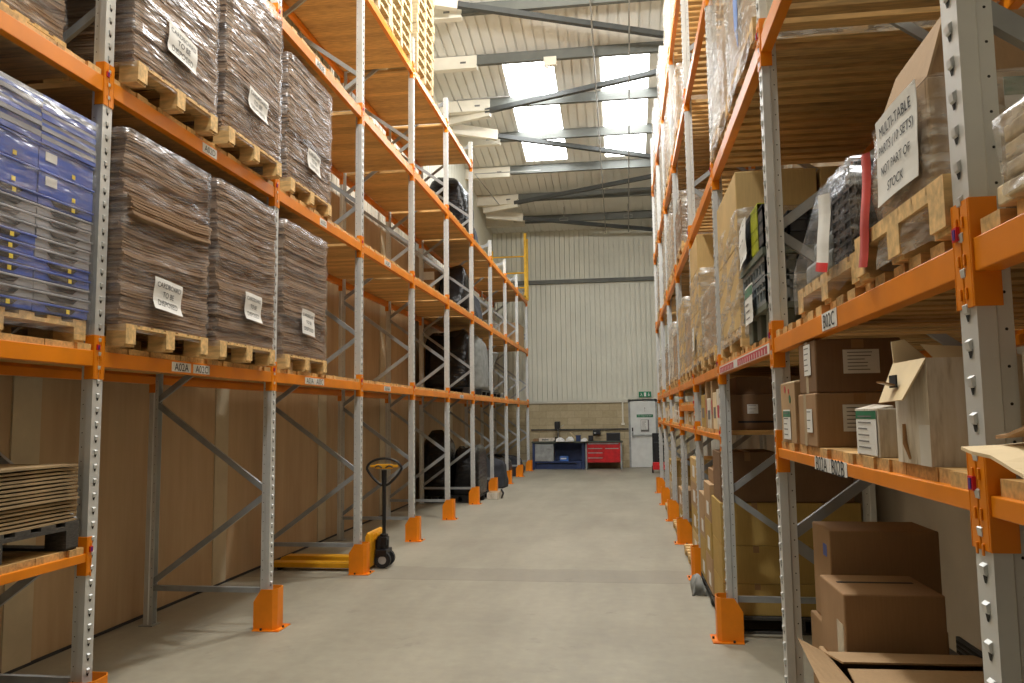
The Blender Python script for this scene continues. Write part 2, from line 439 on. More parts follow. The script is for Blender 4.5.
# conduits and fittings under the roof
for nm, x in (('conduit_pipe', -.42), ('conduit_pipe', .28)):
    mb = MB(); mb.tube([(x, y, roof_z(y) - .39) for y in (9.5, 24.2)], .014, 6)
    tag(mb.build('conduit_pipe', 'pipe'), 'thin grey conduit under the purlins, %s' % ('left of the clear skylight' if x < 0 else 'crossing the skylight nearer the door'), 'pipe', None)
mb = MB(); mb.tube([(-2.2, 16.45, roof_z(16.7) - .42), (-3.45, 16.45, roof_z(16.7) - .42), (-3.45, 16.95, roof_z(17) - .42)], .014, 6)
tag(mb.build('conduit_pipe', 'pipe'), 'thin bent conduit running from the skylight edge to the cream purlin ends', 'pipe')
mb = MB(); mb.tube([(-2.0, 20.1, roof_z(20.1) - .33), (-3.75, 20.1, roof_z(20.1) - .33), (-3.4, 22.0, roof_z(22) - .33)], .014, 6)
tag(mb.build('conduit_pipe', 'pipe'), 'thin bent conduit below the fourth cream purlin end above the left rack', 'pipe')
t = thing('ceiling_sensor', 'small white box with a dome fixed under the grey purlin by the skylight', 'sensor', (-1.32, 15.6, roof_z(15.6) - .36))
MB().box(-.13, -.05, -.02, .13, .05, .16).build('housing', 'sleeve', t, bevel=.008)
MB().tube([(-.07, 0, -.02), (-.07, 0, -.05), (-.07, 0, -.08)], [.045, .04, .02], 10).build('dome', 'white', t)
for i, (x, y, lab) in enumerate([(-1.62, 23.0, 'small wire hook hanging under the roof brace, above the corrugated wall'), (.26, 23.0, 'small wire hook hanging under the roof near the right rack')]):
    z = roof_z(y) - .35
    mb = MB().tube([(x, y, z + .3), (x, y, z), (x - .12, y, z - .02), (x - .12, y, z - .1), (x + .12, y, z - .1), (x + .12, y, z - .02), (x, y, z)], .01, 5)
    tag(mb.build('wire_hook', 'pipe'), lab, 'hook')

# ------------------------------------------------------------------ pallet racking
WEB = .04
def upright_mb(h):
    mb = MB()
    # front web towards +x, channel going back to -x
    out = [(0, WEB), (-.036, WEB), (-.042, WEB - .008), (-.072, WEB - .008)]
    prof = [(0, -WEB), (0, WEB), (-.036, WEB), (-.042, WEB - .008), (-.072, WEB - .008), (-.072, WEB - .011), (-.039, WEB - .011), (-.033, WEB - .003), (-.003, WEB - .003),
            (-.003, -WEB + .003), (-.033, -WEB + .003), (-.039, -WEB + .011), (-.072, -WEB + .011), (-.072, -WEB + .008), (-.042, -WEB + .008), (-.036, -WEB)]
    mb.prism(prof, 'z', 0.0, h)
    z = .12
    while z < h - .03:
        for y in (0.0,):
            vs = [(0, y - .012, z + .014), (0, y + .012, z + .014), (.008, y - .011, z + .008), (.008, y + .011, z + .008), (.006, y - .010, z - .008), (.006, y + .010, z - .008), (0, y - .010, z - .012), (0, y + .010, z - .012)]
            mb.add(vs, [(0, 1, 3, 2), (2, 3, 5, 4), (4, 5, 7, 6), (0, 2, 4, 6), (1, 7, 5, 3)])
            mb.add([(.0012, y - .012, z - .008), (.0012, y + .012, z - .008), (.0012, y + .004, z - .026), (.0012, y - .004, z - .026)], [(0, 3, 2, 1)], 1)
        for sgn in (-1, 1):
            yy = sgn * (WEB - .0075)
            mb.add([(-.057 + .0035 * math.cos(a), yy, z + .03 + .0035 * math.sin(a)) for a in [PI / 3 * k for k in range(6)]], [tuple(range(6)) if sgn < 0 else tuple(range(6))[::-1]], 1)
        z += .0755
    return mb
def make_frame(h, label):
    t = thing('upright_frame', label, 'rack upright', group='rack upright frames')
    upright_mb(h).build('upright', ['upright', 'slot'], t)
    r = upright_mb(h).build('upright', ['upright', 'slot'], t, (-DEP, 0, 0), PI)
    for x in (-.035, -DEP + .035):
        MB().box(x - .06, -.065, 0, x + .06, .065, .008).build('base_plate', 'brace', t)
    MB().bar((-.05, 0, .292), (-DEP + .05, 0, .292), .03, .042).build('horizontal_brace', 'brace', t)
    nodes = []; z = .32; front = False
    while z < h:
        nodes.append((-.055 if front else -DEP + .055, z)); z += .735; front = not front
    for (xa, za), (xb, zb) in zip(nodes, nodes[1:]):
        s = .02 if za < zb else 0
        MB().bar((xa, 0, za + .02), (xb, 0, zb - .02), .026, .045).build('diagonal_brace', 'brace', t)
    MB().bar((-.05, 0, h - .12), (-DEP + .05, 0, h - .12), .03, .042).build('horizontal_brace', 'brace', t)
    return freeze(t)
def fl(side, k):
    w = ORD[k + 1] if side == 'right' else ORD[k]
    if side == 'left': extra = {0: ' beside the shrink-wrapped blue trays', 1: ' with the first orange foot guard', 2: ' beside the pallet truck forks'}.get(k, '')
    else: extra = {-1: ' in front of the taped cartons', 0: ' where the low walkway bay begins', 1: ' with the largest orange foot guard'}.get(k, '')
    return 'grey slotted upright frame, %s in the %s rack%s' % (w, side, extra)
tall = make_frame(6.98, fl('left', 0)); tall.location = (XL, K(0), 0)
low = make_frame(5.50, fl('left', 6)); low.location = (XL, K(6), 0)
for k in range(1, 10):
    if k == 6: continue
    copy_tree(tall if k < 6 else low, (XL, K(k), 0), fl('left', k))
rf = make_frame(7.6, fl('right', -1)); rf.location = (XR, K(-1), 0); rf.rotation_euler = (0, 0, PI)
for k in range(0, 7): copy_tree(rf, (XR, K(k), 0), fl('right', k))

# orange foot guards
def make_guard(label):
    t = thing('foot_guard', label, 'guard', group='orange upright foot guards')
    mb = MB()
    plan = [(-.10, -.09), (.055, -.09), (.082, -.05), (.082, .05), (.055, .09), (-.10, .09)]
    def top(x): return .315 if x > -.04 else .315 - (-.04 - x) * 1.6
    outer = []; inner = []
    seq = [(-.10, -.09), (-.04, -.09), (.055, -.09), (.082, -.05), (.082, .05), (.055, .09), (-.04, .09), (-.10, .09)]
    inn = [(-.10, -.084), (-.04, -.084), (.052, -.084), (.076, -.047), (.076, .047), (.052, .084), (-.04, .084), (-.10, .084)]
    n = len(seq); vs = []
    for (ox, oy), (ix, iy) in zip(seq, inn): vs += [(ox, oy, .006), (ox, oy, top(ox)), (ix, iy, .006), (ix, iy, top(ox))]
    fs = []
    for i in range(n - 1):
        a, b = 4 * i, 4 * i + 4
        fs += [(a, b, b + 1, a + 1), (a + 2, a + 3, b + 3, b + 2), (a + 1, b + 1, b + 3, a + 3), (a, a + 2, b + 2, b)]
    fs += [(0, 1, 3, 2), (4 * n - 4, 4 * n - 2, 4 * n - 1, 4 * n - 3)]
    mb.add(vs, fs); mb.build('guard_plate', 'guard', t)
    MB().box(-.10, -.115, 0, .115, -.07, .007).box(.07, -.115, 0, .12, .115, .007).box(-.10, .07, 0, .115, .115, .007).build('floor_flange', 'guard', t)
    for x, y in ((-.03, -.103), (-.03, .103), (.107, 0)):
        MB().tube([(x, y, .007), (x, y, .022)], .009, 6).build('anchor_bolt', 'slot', t)
    return freeze(t)
g0 = make_guard('orange foot guard of the nearest left-hand upright, cut off by the frame edge'); g0.location = (XL, K(0), 0)
for k in range(1, 10): copy_tree(g0, (XL, K(k), 0), 'orange foot guard on the floor at the %s upright of the left rack' % ORD[k])
for k in range(1, 7): copy_tree(g0, (XR, K(k), 0), 'orange foot guard on the floor at the %s upright of the right rack' % ORD[k + 1], rotz=PI)

# beams
def make_beam(h, label, front=True):
    """Aisle face at x=0 looking +x; origin at bay middle, top of beam at z=0."""
    t = thing('rack_beam', label, 'beam', group='orange rack beams')
    L = PT / 2 - WEB
    prof = [(0, 0), (0, -h), (-.05, -h), (-.05, -.022), (-.028, -.022), (-.028, 0)]
    MB().prism(prof, 'y', -L, L).build('beam_section', 'orange', t, bevel=.003)
    for s in (-1, 1):
        mb = MB(); a, b = sorted((s * (L + .002), s * (L + WEB - .003)))
        mb.box(.0005, a, -h - .07, .005, b, .085)
        c, d = sorted((s * L, s * (L - .005))); mb.box(-.05, c, -h - .07, .005, d, .085)
        for z in (.04, -.04, -.11):
            mb.box(.005, s * (L + WEB - .014) - .004, z - .012, .009, s * (L + WEB - .014) + .004, z + .012)
        mb.build('end_connector', 'orange', t, bevel=.0015)
        if s > 0: MB().box(.005, s * (L + WEB - .016) - .012, .005, .012, s * (L + WEB - .016) + .012, .034).box(.012, s * (L + WEB - .016) - .006, .008, .0135, s * (L + WEB - .016) + .006, .03, 1).build('safety_clip', ['red', 'purple'], t)
    return freeze(t)
BP = {}
def beam(side, lv, b, rear, label):
    top, h = (L_TOP[lv], L_H[lv]) if side == 'L' else (R_TOP[lv], R_H[lv])
    return beam_at(side, top, h, b, rear, label)
def beam_at(side, top, h, b, rear, label):
    X = XL if side == 'L' else XR; s = 1 if side == 'L' else -1
    x = X - s * DEP if rear else X
    rz = 0.0 if (side == 'L') != rear else PI
    loc = (x, K(b) + PT / 2, top)
    key = round(h, 3)
    if key not in BP:
        o = make_beam(h, label); o.location = loc; o.rotation_euler = (0, 0, rz); BP[key] = o; return o
    return copy_tree(BP[key], loc, label, rotz=rz)
DP = {}
def deck(side, top, b, label):
    X = XL if side == 'L' else XR
    if side == 'R' and top == R_TOP[0]: side = 'C'
    loc = (X, K(b) + PT / 2, top); rz = 0.0 if side == 'L' else PI
    if side not in DP:
        mb = MB(); L = PT / 2 - .055; rr = random.Random(3)
        if side in 'LC':
            n = 19; w = 2 * L / n
            for i in range(n):
                a = -L + i * w; mb.box(-DEP + .02 + rr.uniform(0, .012), a + .0012, 0, -.004 - rr.uniform(0, .02), a + w - .0012, BT)
        else:
            w = .135; n = int(2 * L / w)
            for i in range(n):
                a = -L + i * w; mb.box(-DEP + .02, a + .006, 0, -.004 - rr.uniform(0, .022), a + w - .046, BT)
        o = mb.build('timber_slat_deck', 'boardR' if side == 'R' else 'board'); DP[side] = o
    else:
        o = DP[side].copy(); COL.objects.link(o)
    o.location = loc; o.rotation_euler = (0, 0, rz)
    return tag(o, label, 'shelf deck', 'timber rack decks')
LVN = {1: 'lowest', 2: 'second', 3: 'third', 4: 'top'}
LB = {}
for lv, bays in ((1, range(-1, 9)), (2, range(-1, 9)), (3, range(0, 9)), (4, range(1, 5))):
    for b in bays:
        w = '%s level of the %s bay from the camera, left rack' % (LVN[lv], ORD[b + 1])
        LB[(lv, b)] = beam('L', lv, b, False, 'orange aisle-side beam, ' + w)
        beam('L', lv, b, True, 'orange wall-side beam, ' + w)
        deck('L', L_TOP[lv], b, 'closed pine board deck, ' + w)
BX = .955
LB[(0, -1)] = beam_at('L', BX, .045, -1, False, 'low orange aisle-side beam carrying the brown board sheets, left rack')
beam_at('L', BX, .045, -1, True, 'low orange wall-side beam behind the brown board sheets, left rack')
deck('L', BX, -1, 'low pine board deck under the weathered pallet, nearest bay of left rack')
RVN = {0: 'lowest', 1: 'second', 2: 'third', 3: 'fourth', 4: 'top'}
RB = {}
for lv, bays in ((0, [-2, -1, 1, 2, 3, 4, 5]), (1, range(-2, 6)), (2, range(-1, 6)), (3, range(0, 6)), (4, range(1, 6))):
    for b in bays:
        w = '%s level of the %s bay from the camera, right rack' % (RVN[lv], ORD[b + 2])
        RB[(lv, b)] = beam('R', lv, b, False, 'orange aisle-side beam, ' + w)
        beam('R', lv, b, True, 'orange wall-side beam, ' + w)
        deck('R', R_TOP[lv], b, 'gapped pine slat deck, ' + w)
beam_at('R', 1.74, .07, 2, False, 'extra short-lift orange beam between two levels, fifth bay of right rack')
beam_at('R', 1.74, .07, 2, True, 'extra wall-side orange beam between two levels, fifth bay of right rack')
deck('R', 1.74, 2, 'extra slat deck between two levels, fifth bay of right rack')

def beam_label(bm, side, lv, y0, y1, z0, z1, text, b):
    """Location label stuck on a beam; coordinates are in the world."""
    s = 1 if side == 'L' else -1
    mid = K(b) + PT / 2; top = bm.location.z
    cy = ((y0 + y1) / 2 - mid) * s; w = abs(y1 - y0)
    paper(bm, 'location_label', (.0015, cy, (z0 + z1) / 2 - top), 'L', w, z1 - z0, [(text, 0, .74)], curl=.0003)
beam_label(LB[(1, 0)], 'L', 1, 4.63, 4.85, 1.952, 2.012, 'A02A', 0)
beam_label(LB[(1, 0)], 'L', 1, 4.88, 5.09, 1.952, 2.010, 'A02C', 0)
beam_label(LB[(2, 0)], 'L', 2, 4.93, 5.12, 3.475, 3.54, 'A02D', 0)
beam_label(LB[(1, 1)], 'L', 1, 6.74, 6.96, 1.952, 2.01, 'A03A', 1)
beam_label(LB[(1, 1)], 'L', 1, 6.97, 7.19, 1.952, 2.01, 'A03C', 1)
beam_label(LB[(2, 1)], 'L', 2, 7.05, 7.22, 3.475, 3.54, 'A03D', 1)
beam_label(LB[(1, 2)], 'L', 1, 9.10, 9.36, 1.955, 2.012, 'A04A', 2)
beam_label(LB[(2, 2)], 'L', 2, 9.10, 9.36, 3.475, 3.54, 'A04D', 2)
beam_label(LB[(1, 4)], 'L', 1, 13.5, 13.8, 1.955, 2.012, 'A06A', 4)
beam_label(LB[(3, 1)], 'L', 3, 6.9, 7.15, 4.98, 5.05, 'A03E', 1)
beam_label(RB[(1, -1)], 'R', 1, 2.75, 2.95, 1.934, 1.996, 'B02C', -1)
beam_label(RB[(0, -1)], 'R', 0, 2.94, 3.16, 1.434, 1.482, 'B02A', -1)
beam_label(RB[(0, -1)], 'R', 0, 2.72, 2.935, 1.434, 1.482, 'B02B', -1)
# red barcode strip along the beam of the walkway bay
bm = RB[(1, 0)]; mb = MB(); mb.box(.0008, -1.02, -.064, .002, 1.02, -.012)
st = mb.build('barcode_strip', 'white', bm)
for r_ in (range(0, 9), range(11, 24)):
    mb = MB(); mb.box(.0021, -.98 + r_[0] * .082, -.03, .0026, -.98 + r_[-1] * .082 + .06, -.02)
    for i in r_: mb.box(.0021, -.98 + i * .082, -.06, .0028, -.98 + i * .082 + .06, -.02)
    mb.build('red_label_block', 'redstripe', st)

# ------------------------------------------------------------------ pallets
def pallet_mb(wy=1.0, dx=1.2, h=.14, x0=0.0, t=.02):
    """Front edge at x=x0 going to -x, y 0..wy, three blocks along the aisle face."""
    mb = MB()
    for yb in (0, wy / 2 - .045, wy - .09):
        mb.box(x0 - dx, yb, 0, x0 - .01, yb + .09, .014)
        for xb in (x0 - .12, x0 - dx / 2 - .06, x0 - dx):
            mb.box(xb, yb, .014, xb + .12, yb + .09, h - 2 * t)
    for xb in (x0 - .12, x0 - dx / 2 - .06, x0 - dx): mb.box(xb, 0, h - 2 * t, xb + .12, wy, h - t)
    n = 7
    for i in range(n):
        a = i * (wy - .1) / (n - 1); mb.box(x0 - dx, a, h - t, x0, a + .1, h)
    return mb

# ------------------------------------------------------------------ flattened cardboard loads
def bundle_mb(W, D, H, seed, step=.0165, kink=None):
    rr = random.Random(seed); rings = []
    base = []
    ny, nx = 13, 9
    for i in range(ny): base.append((0.0, W * i / ny, 1, 0, i / ny))
    for i in range(nx): base.append((-D * i / nx, W, 0, 1, 1))
    for i in range(ny): base.append((-D, W - W * i / ny, -1, 0, 1 - i / ny))
    for i in range(nx): base.append((-D + D * i / nx, 0.0, 0, -1, 0))
    n = int(H / step); gx = gy0 = gy1 = 0.0; nxt = 0
    ph = rr.uniform(0, 6)
    for i in range(n):
        if i >= nxt:
            gx, gy0, gy1 = rr.uniform(-.03, .006), rr.uniform(-.025, .008), rr.uniform(-.025, .008); nxt = i + rr.randint(3, 10)
        jx, j0, j1 = gx + rr.uniform(-.012, .006), gy0 + rr.uniform(-.014, .006), gy1 + rr.uniform(-.014, .006)
        if kink:
            dk = i / n - kink
            if 0 <= dk: jx -= .035; j0 -= .03; j1 -= .03
            elif dk > -.10: jx += .025 + .02 * rr.random(); j1 += .03
        z0 = i * step; wob = [rr.uniform(-.003, .003) for _ in base]
        for (zz, ins) in ((0, -.010), (.16, 0), (.86, 0), (1, -.010)):
            ring = []
            for (x, y, ax, ay, f), wv in zip(base, wob):
                o = (jx if ax > 0 else -.01) if ax else 0
                q = (j0 if ay < 0 else j1) if ay else 0
                sag = .022 * math.sin(PI * y / W * 1.0 + .3) * math.sin(z0 / H * 4 + ph) + .005 * math.sin(y * 9 + ph + z0 * 3)
                corner_y = (j0 if f == 0 else (j1 if f == 1 else 0)) if ax else 0
                yv = y + ay * (q + ins + wv)
                if ax and i is not None and y in (0.0, W): yv += (-corner_y if y == 0.0 else corner_y)
                ring.append((x + ax * (o + ins + wv), yv, z0 + zz * step + sag * min(1, z0 / .1)))
            rings.append(ring)
    mb = MB(); mb.loft(rings); return mb
def wrap_mb(W, D, H, seed, lo=0.0, off=.014, amp=.007, top=True, slump=.0):
    rr = random.Random(seed + 99); rings = []; nz = 16
    def ring(z, o, cut=.03):
        pts = []
        per = []
        ny, nx = 16, 12
        x0, x1, y0, y1 = -D - o, o, -o, W + o
        for i in range(ny + 1): per.append((x1, y0 + cut + (y1 - y0 - 2 * cut) * i / ny, 1, 0))
        for i in range(nx + 1): per.append((x1 - cut - (x1 - x0 - 2 * cut) * i / nx, y1, 0, 1))
        for i in range(ny + 1): per.append((x0, y1 - cut - (y1 - y0 - 2 * cut) * i / ny, -1, 0))
        for i in range(nx + 1): per.append((x0 + cut + (x1 - x0 - 2 * cut) * i / nx, y0, 0, -1))
        for x, y, a, b in per:
            w = amp * (math.sin(y * 11 + z * 23 + seed) * .6 + math.sin(x * 13 - z * 31 + seed * 2) * .5) + rr.uniform(-.2, .2) * amp
            w = max(w, -off * .7)
            pts.append((x + a * w, y + b * w, z))
        return pts
    for i in range(nz + 1):
        z = lo + (H - lo) * i / nz; rings.append(ring(z, off))
    if top: rings.append(ring(H + .012, off - .03)); rings.append(ring(H + .014, -.14))
    mb = MB(); mb.loft(rings, cap=False); return mb
def cardboard_load(label, x, y, z, W, H, seed, sign=None, D=1.08, ph=.125, kink=None):
    t = thing('wrapped_cardboard_load', label, 'pallet load', (x, y, z), group='wrapped loads of flattened cardboard')
    pallet_mb(W - .04, D, ph, 0, .010).build('pallet', 'pine', t, (.02, .02, 0))
    b = bundle_mb(W, D, H - ph, seed, kink=kink).build('cardboard_layers', 'layers', t, (0, 0, ph))
    w = wrap_mb(W, D, H, seed, .085).build('stretch_wrap', 'wrap', t, smooth=True)
    if sign:
        sy, sz, sw, sh, rot = sign
        paper(t, 'paper_sign', (.022, sy - y, sz - z), 'L', sw, sh, [('CARDBOARD', .29, .86), ('TO BE', 0.02, .42), ('DISPOSED', -.27, .72)], rot=rot, curl=.008, seed=seed)
    return t
D1, D2 = L_TOP[1] + BT, L_TOP[2] + BT
cardboard_load('shrink-wrapped flattened cardboard with a kinked middle, beside the blue trays', -2.735, 3.995, D1, .915, 1.235, 11, (4.40, 2.385, .30, .19, -.06), kink=.66)
cardboard_load('shrink-wrapped flattened cardboard on the lowest level, between two other wrapped stacks', -2.73, 5.02, D1, .90, 1.25, 12, (5.50, 2.465, .27, .20, -.03))
cardboard_load('shrink-wrapped flattened cardboard on the lowest level, last before the empty bays', -2.80, 6.235, D1, .97, 1.27, 13, (6.71, 2.49, .28, .22, -.05))
cardboard_load('shrink-wrapped flattened cardboard on the second level, cut by the top edge above the kinked one', -2.735, 4.03, D2, .94, 1.36, 14, (4.49, 3.985, .32, .20, -.1))
cardboard_load('tallest shrink-wrapped flattened cardboard on the second level, covering the second upright', -2.73, 5.08, D2, .91, 1.36, 15, (5.52, 4.02, .30, .18, -.1))
cardboard_load('shrink-wrapped flattened cardboard on the second level, last before the empty bays', -2.80, 6.29, D2, 1.0, 1.23, 16, (6.80, 3.985, .30, .19, -.05))
cardboard_load('dark flattened cardboard high in the top left corner, behind the nearest upright', -3.0, 2.86, D2, .96, 1.3, 17, None, D=.85)
t = thing('plastic_bottle', 'small translucent rounded container standing at the top left corner of the rack', 'bottle', (-2.93, 3.17, D2))
MB().tube([(0, 0, 0), (0, 0, .02), (0, 0, .16), (0, 0, .2), (0, 0, .22)], [.06, .075, .075, .05, .03], 12).build('bottle_body', 'greysack', t, smooth=True)
MB().tube([(0, 0, .22), (0, 0, .25)], .032, 10).build('cap', 'white', t)

# blue and grey folded trays, wrapped
t = thing('wrapped_tray_load', 'shrink-wrapped blue and grey plastic trays on a pallet in the nearest left bay', 'pallet load', (XL - .005, 2.605, D1))
pallet_mb(1.22, 1.0, .12).build('pallet', 'pine', t, (-.01, .01, 0))
rr = random.Random(5)
cols = [(0.02, .40), (.425, .40), (.83, .40)]
pat = [['b', 'g', 'g', 'b', 'g', 'g', 'b', 'b', 'b', 'g', 'g', 'B', 'B'], ['b', 'g', 'g', 'b', 'b', 'b', 'b', 'g', 'g', 'g', 'b', 'B', 'B'], ['b', 'g', 'g', 'b', 'b', 'g', 'g', 'g', 'g', 'g', 'b', 'B', 'B']]
TP = {}
for ci, (y, w) in enumerate(cols):
    z = .125
    for j, c in enumerate(pat[ci]):
        h = .053 if c in 'bg' else .125
        mb = MB(); mb.box(-.58, y, z, 0, y + w, z + h - .003).box(-.575, y - .004, z + h - .016, .006, y + w + .004, z + h - .004)
        tr = mb.build('tray', 'greytray' if c == 'g' else 'bluetray', t, (rr.uniform(-.004, .004), 0, 0), bevel=.003)
        if h < .1: MB().prism([(y + w * .2, z + .036), (y + w * .76, z + .036), (y + w * .68, z + .012), (y + w * .28, z + .012)], 'x', .002, .0045).build('hand_slot', 'black', tr)
        else: MB().box(.002, y + w * .1, z + .05, .0045, y + w * .3, z + .095).build('logo_patch', 'white', tr)
        if c in 'bB': MB().box(.0035, y + w * .58, z + .012, .0055, y + w * .64, z + .034).build('yellow_tag', 'yellowprint', tr)
        z += h
    zt = z
    n = 0
    while z < 1.19:
        h = rr.choice([.018, .024, .03])
        tr = MB().box(-.59, y - .002, z, rr.uniform(0, .012), y + w + .002, z + h - .002).build('tray', 'greytray' if n % 2 else 'bluetray', t); z += h; n += 1
wrap_mb(1.255, .60, 1.20, 31, .04, amp=.005).build('stretch_wrap', 'wrap', t, smooth=True)

# brown board sheets on a weathered pallet
lowz = BX + BT
t = thing('weathered_pallet', 'dark weathered timber pallet on the low beam under the brown sheets', 'pallet', (XL - .01, 2.72, lowz))
pallet_mb(1.11, 1.0, .145).build('pallet_boards', 'greytimber', t)
rr = random.Random(9); z = lowz + .146
for i in range(16):
    h = .0105; y1 = 3.825 + rr.uniform(-.012, .008); x1 = XL - .012 + rr.uniform(-.014, .006)
    mb = MB(); wv = rr.uniform(0, 3)
    rows = [[(x1 - 1.0 + 1.0 * i_ / 5, y1 - 1.08 + 1.08 * j / 8, z + h + .0015 * math.sin(j * .9 + wv)) for i_ in range(6)] for j in range(9)]
    mb.sheet(rows, h, (0, 0, 1)); o = mb.build('board_sheet', 'hardboard')
    tag(o, 'brown cardboard sheet in the flat stack on the weathered pallet', 'cardboard sheet', 'brown sheets on the weathered pallet')
    z += h + .0082

# stacks of empty pallets on the top level
top4 = L_TOP[4] + BT
pp = None
for si, (y, x, n) in enumerate([(7.15, XL - .01, 13), (8.37, XL + .0, 13), (9.40, XL - .01, 13), (10.62, XL + .015, 13)]):
    for j in range(n):
        lab = 'empty pale pallet in the %s stack from the camera on the top level' % ORD[si]
        loc = (x + RND.uniform(-.012, .012), y + RND.uniform(-.012, .012), top4 + j * .1445)
        if pp is None: pp = pallet_mb(1.0, 1.0, .144).build('empty_pallet', 'palepine'); o = pp
        else: o = pp.copy(); COL.objects.link(o)
        o.location = loc; tag(o, lab, 'pallet', 'empty pallets, %s stack' % ORD[si])

# lumpy black wrapped loads
def lumpy(W, D, H, seed, taper=.12, amp=.05, nz=12):
    rr = random.Random(seed); rings = []
    ph = [rr.uniform(0, 6) for _ in range(6)]
    n = 40
    for i in range(nz + 1):
        f = i / nz; z = H * f; ring = []
        s = 1 - taper * f ** 2 - (.25 if i == nz else .06 if i == nz - 1 else 0)
        for j in range(n):
            a = 2 * PI * j / n; c, q = math.cos(a), math.sin(a); e = .35
            px = (abs(c) ** e) * (1 if c > 0 else -1); py = (abs(q) ** e) * (1 if q > 0 else -1)
            r = s * (1 + amp * (math.sin(3 * a + ph[0] + f * 4) + math.sin(5 * a - f * 7 + ph[1]) * .6 + math.sin(f * 11 + ph[2] + a) * .5))
            zz = z + (.06 * math.sin(2 * a + ph[3]) + .05 * math.sin(a + ph[4])) * f * H
            ring.append((-D / 2 + px * r * D / 2, W / 2 + py * r * W / 2, zz))
        rings.append(ring)
    mb = MB(); mb.loft(rings); return mb
def black_load(label, x, y, z, W, D, H, seed, ph=.14, mat='blackwrap', pm='black', nm='black_wrapped_load', taper=.12, amp=.03):
    t = thing(nm, label, 'pallet load', (x, y, z))
    if ph: pallet_mb(W, D, ph).build('pallet', pm, t)
    lumpy(W, D, H - ph, seed, taper, amp).build('wrapped_goods', mat, t, (0, 0, ph), smooth=True)
    return t
D3 = L_TOP[3] + BT
black_load('glossy black-wrapped load on the third level, below the roof purlin ends', -2.95, 14.95, D3, 1.0, .85, 1.2, 41)
black_load('black draped sheet slumping on the third level beyond the glossy black load', -3.0, 16.0, D3, .8, .8, .7, 42, 0, 'bagdark', taper=.4, nm='draped_sheet')
black_load('black-wrapped peaked load on the second level of the left rack', -2.95, 14.93, D2, .95, .62, 1.0, 43, taper=.3)
black_load('dark grey draped load leaning on the second level beyond the peaked black load', -2.95, 15.95, D2, .95, .85, .6, 44, 0, 'bagdark', taper=.35, nm='draped_load')
black_load('large matt black load on the lowest level, sixth bay of the left rack', -2.93, 14.93, D1, .72, .9, 1.2, 45, taper=.05, amp=.012)
black_load('grey wrapped upright bundle on the lowest level beside the large black load', -2.83, 15.72, D1, 1.1, .9, 1.16, 47, .12, 'greysack', taper=.06, nm='grey_wrapped_bundle', amp=.012)
t = black_load('grey bulk sack flaring open at its top on black blocks', -2.86, 17.25, D1, 1.15, .85, .18, 48, .12, 'greysack', nm='bulk_sack', taper=.02)
mb = MB(); rings = []
for z, s in ((.28, .8), (.5, .78), (.75, .9), (.98, 1.12), (1.02, 1.16)):
    rings.append([(-.42 + s * .38 * (abs(math.cos(a)) ** .5) * (1 if math.cos(a) > 0 else -1), .575 + s * .52 * (abs(math.sin(a)) ** .5) * (1 if math.sin(a) > 0 else -1), z + .02 * math.sin(3 * a)) for a in [2 * PI * k / 28 for k in range(28)]])
mb.loft(rings, cap=True); mb.build('sack_mouth', 'greysack', t, smooth=True)
black_load('black-wrapped angular load on the floor of the sixth left bay, by the wall', -3.32, 14.93, 0, .9, .58, 1.26, 49, .14, taper=.14)
black_load('low shiny black-wrapped load on the floor, on the aisle side of the angular one', -2.76, 14.95, 0, 1.15, .53, 1.02, 50, .14, taper=.10)
for lab, x, y, W, D, H, sd, m in [('dark bagged parts on the floor of the seventh left bay, by the upright', -2.95, 17.1, .75, .8, .75, 51, 'bagdark'), ('dark blue bagged drum on the floor between the seventh and eighth left uprights', -2.72, 17.95, .6, .45, .62, 52, 'bagdark'),
                                  ('black bagged parts on the floor of the eighth left bay', -2.88, 19.3, 1.4, .85, .6, 53, 'blackwrap'), ('heap of dark sacks on the floor of the last left bay', -2.88, 21.5, 1.5, .85, .5, 54, 'bagdark')]:
    black_load(lab, x, y, 0, W, D, H, sd, 0, m, nm='bagged_parts', taper=.2, amp=.06)
t = thing('scrap_carton', 'small torn white and orange carton on the floor by the sixth left guard', 'box', (-2.60, 15.6, 0))
MB().box(-.12, 0, 0, .12, .32, .13).build('carton_body', 'cardwhite', t, bevel=.006)
MB().box(-.10, .02, .131, .12, .3, .14).build('flap', 'cardtan', t)
MB().tube([(.14, .2, .0), (.17, .26, .1), (.12, .34, .16)], .02, 6).build('black_strap', 'black', t)

def carton(label, x0, y0, z0, x1, y1, z1, mat='card', group=None, tape='top', parent=None, name='carton', bev=.006, seam=True):
    """Closed cardboard box from corner to corner, with flap seam and tape."""
    if parent is None: t = thing(name, label, 'box', (x0, y0, z0), group=group)
    else: t = parent
    ox, oy, oz = (0, 0, 0) if parent is None else (x0, y0, z0)
    W, D, H = x1 - x0, y1 - y0, z1 - z0
    b = MB().box(ox, oy, oz, ox + W, oy + D, oz + H).build('carton_body' if parent is None else 'carton', mat, t, bevel=bev)
    p = t if parent is None else b
    if seam:
        MB().box(ox + W * .5 - .022, oy - .001, oz + H * .82, ox + W * .5 + .022, oy, oz + H - .004).box(ox + W * .5 - .022, oy - .001, oz + H, ox + W * .5 + .022, oy + D + .001, oz + H + .001).build('tape', 'tape', p)
    return t if parent is None else b

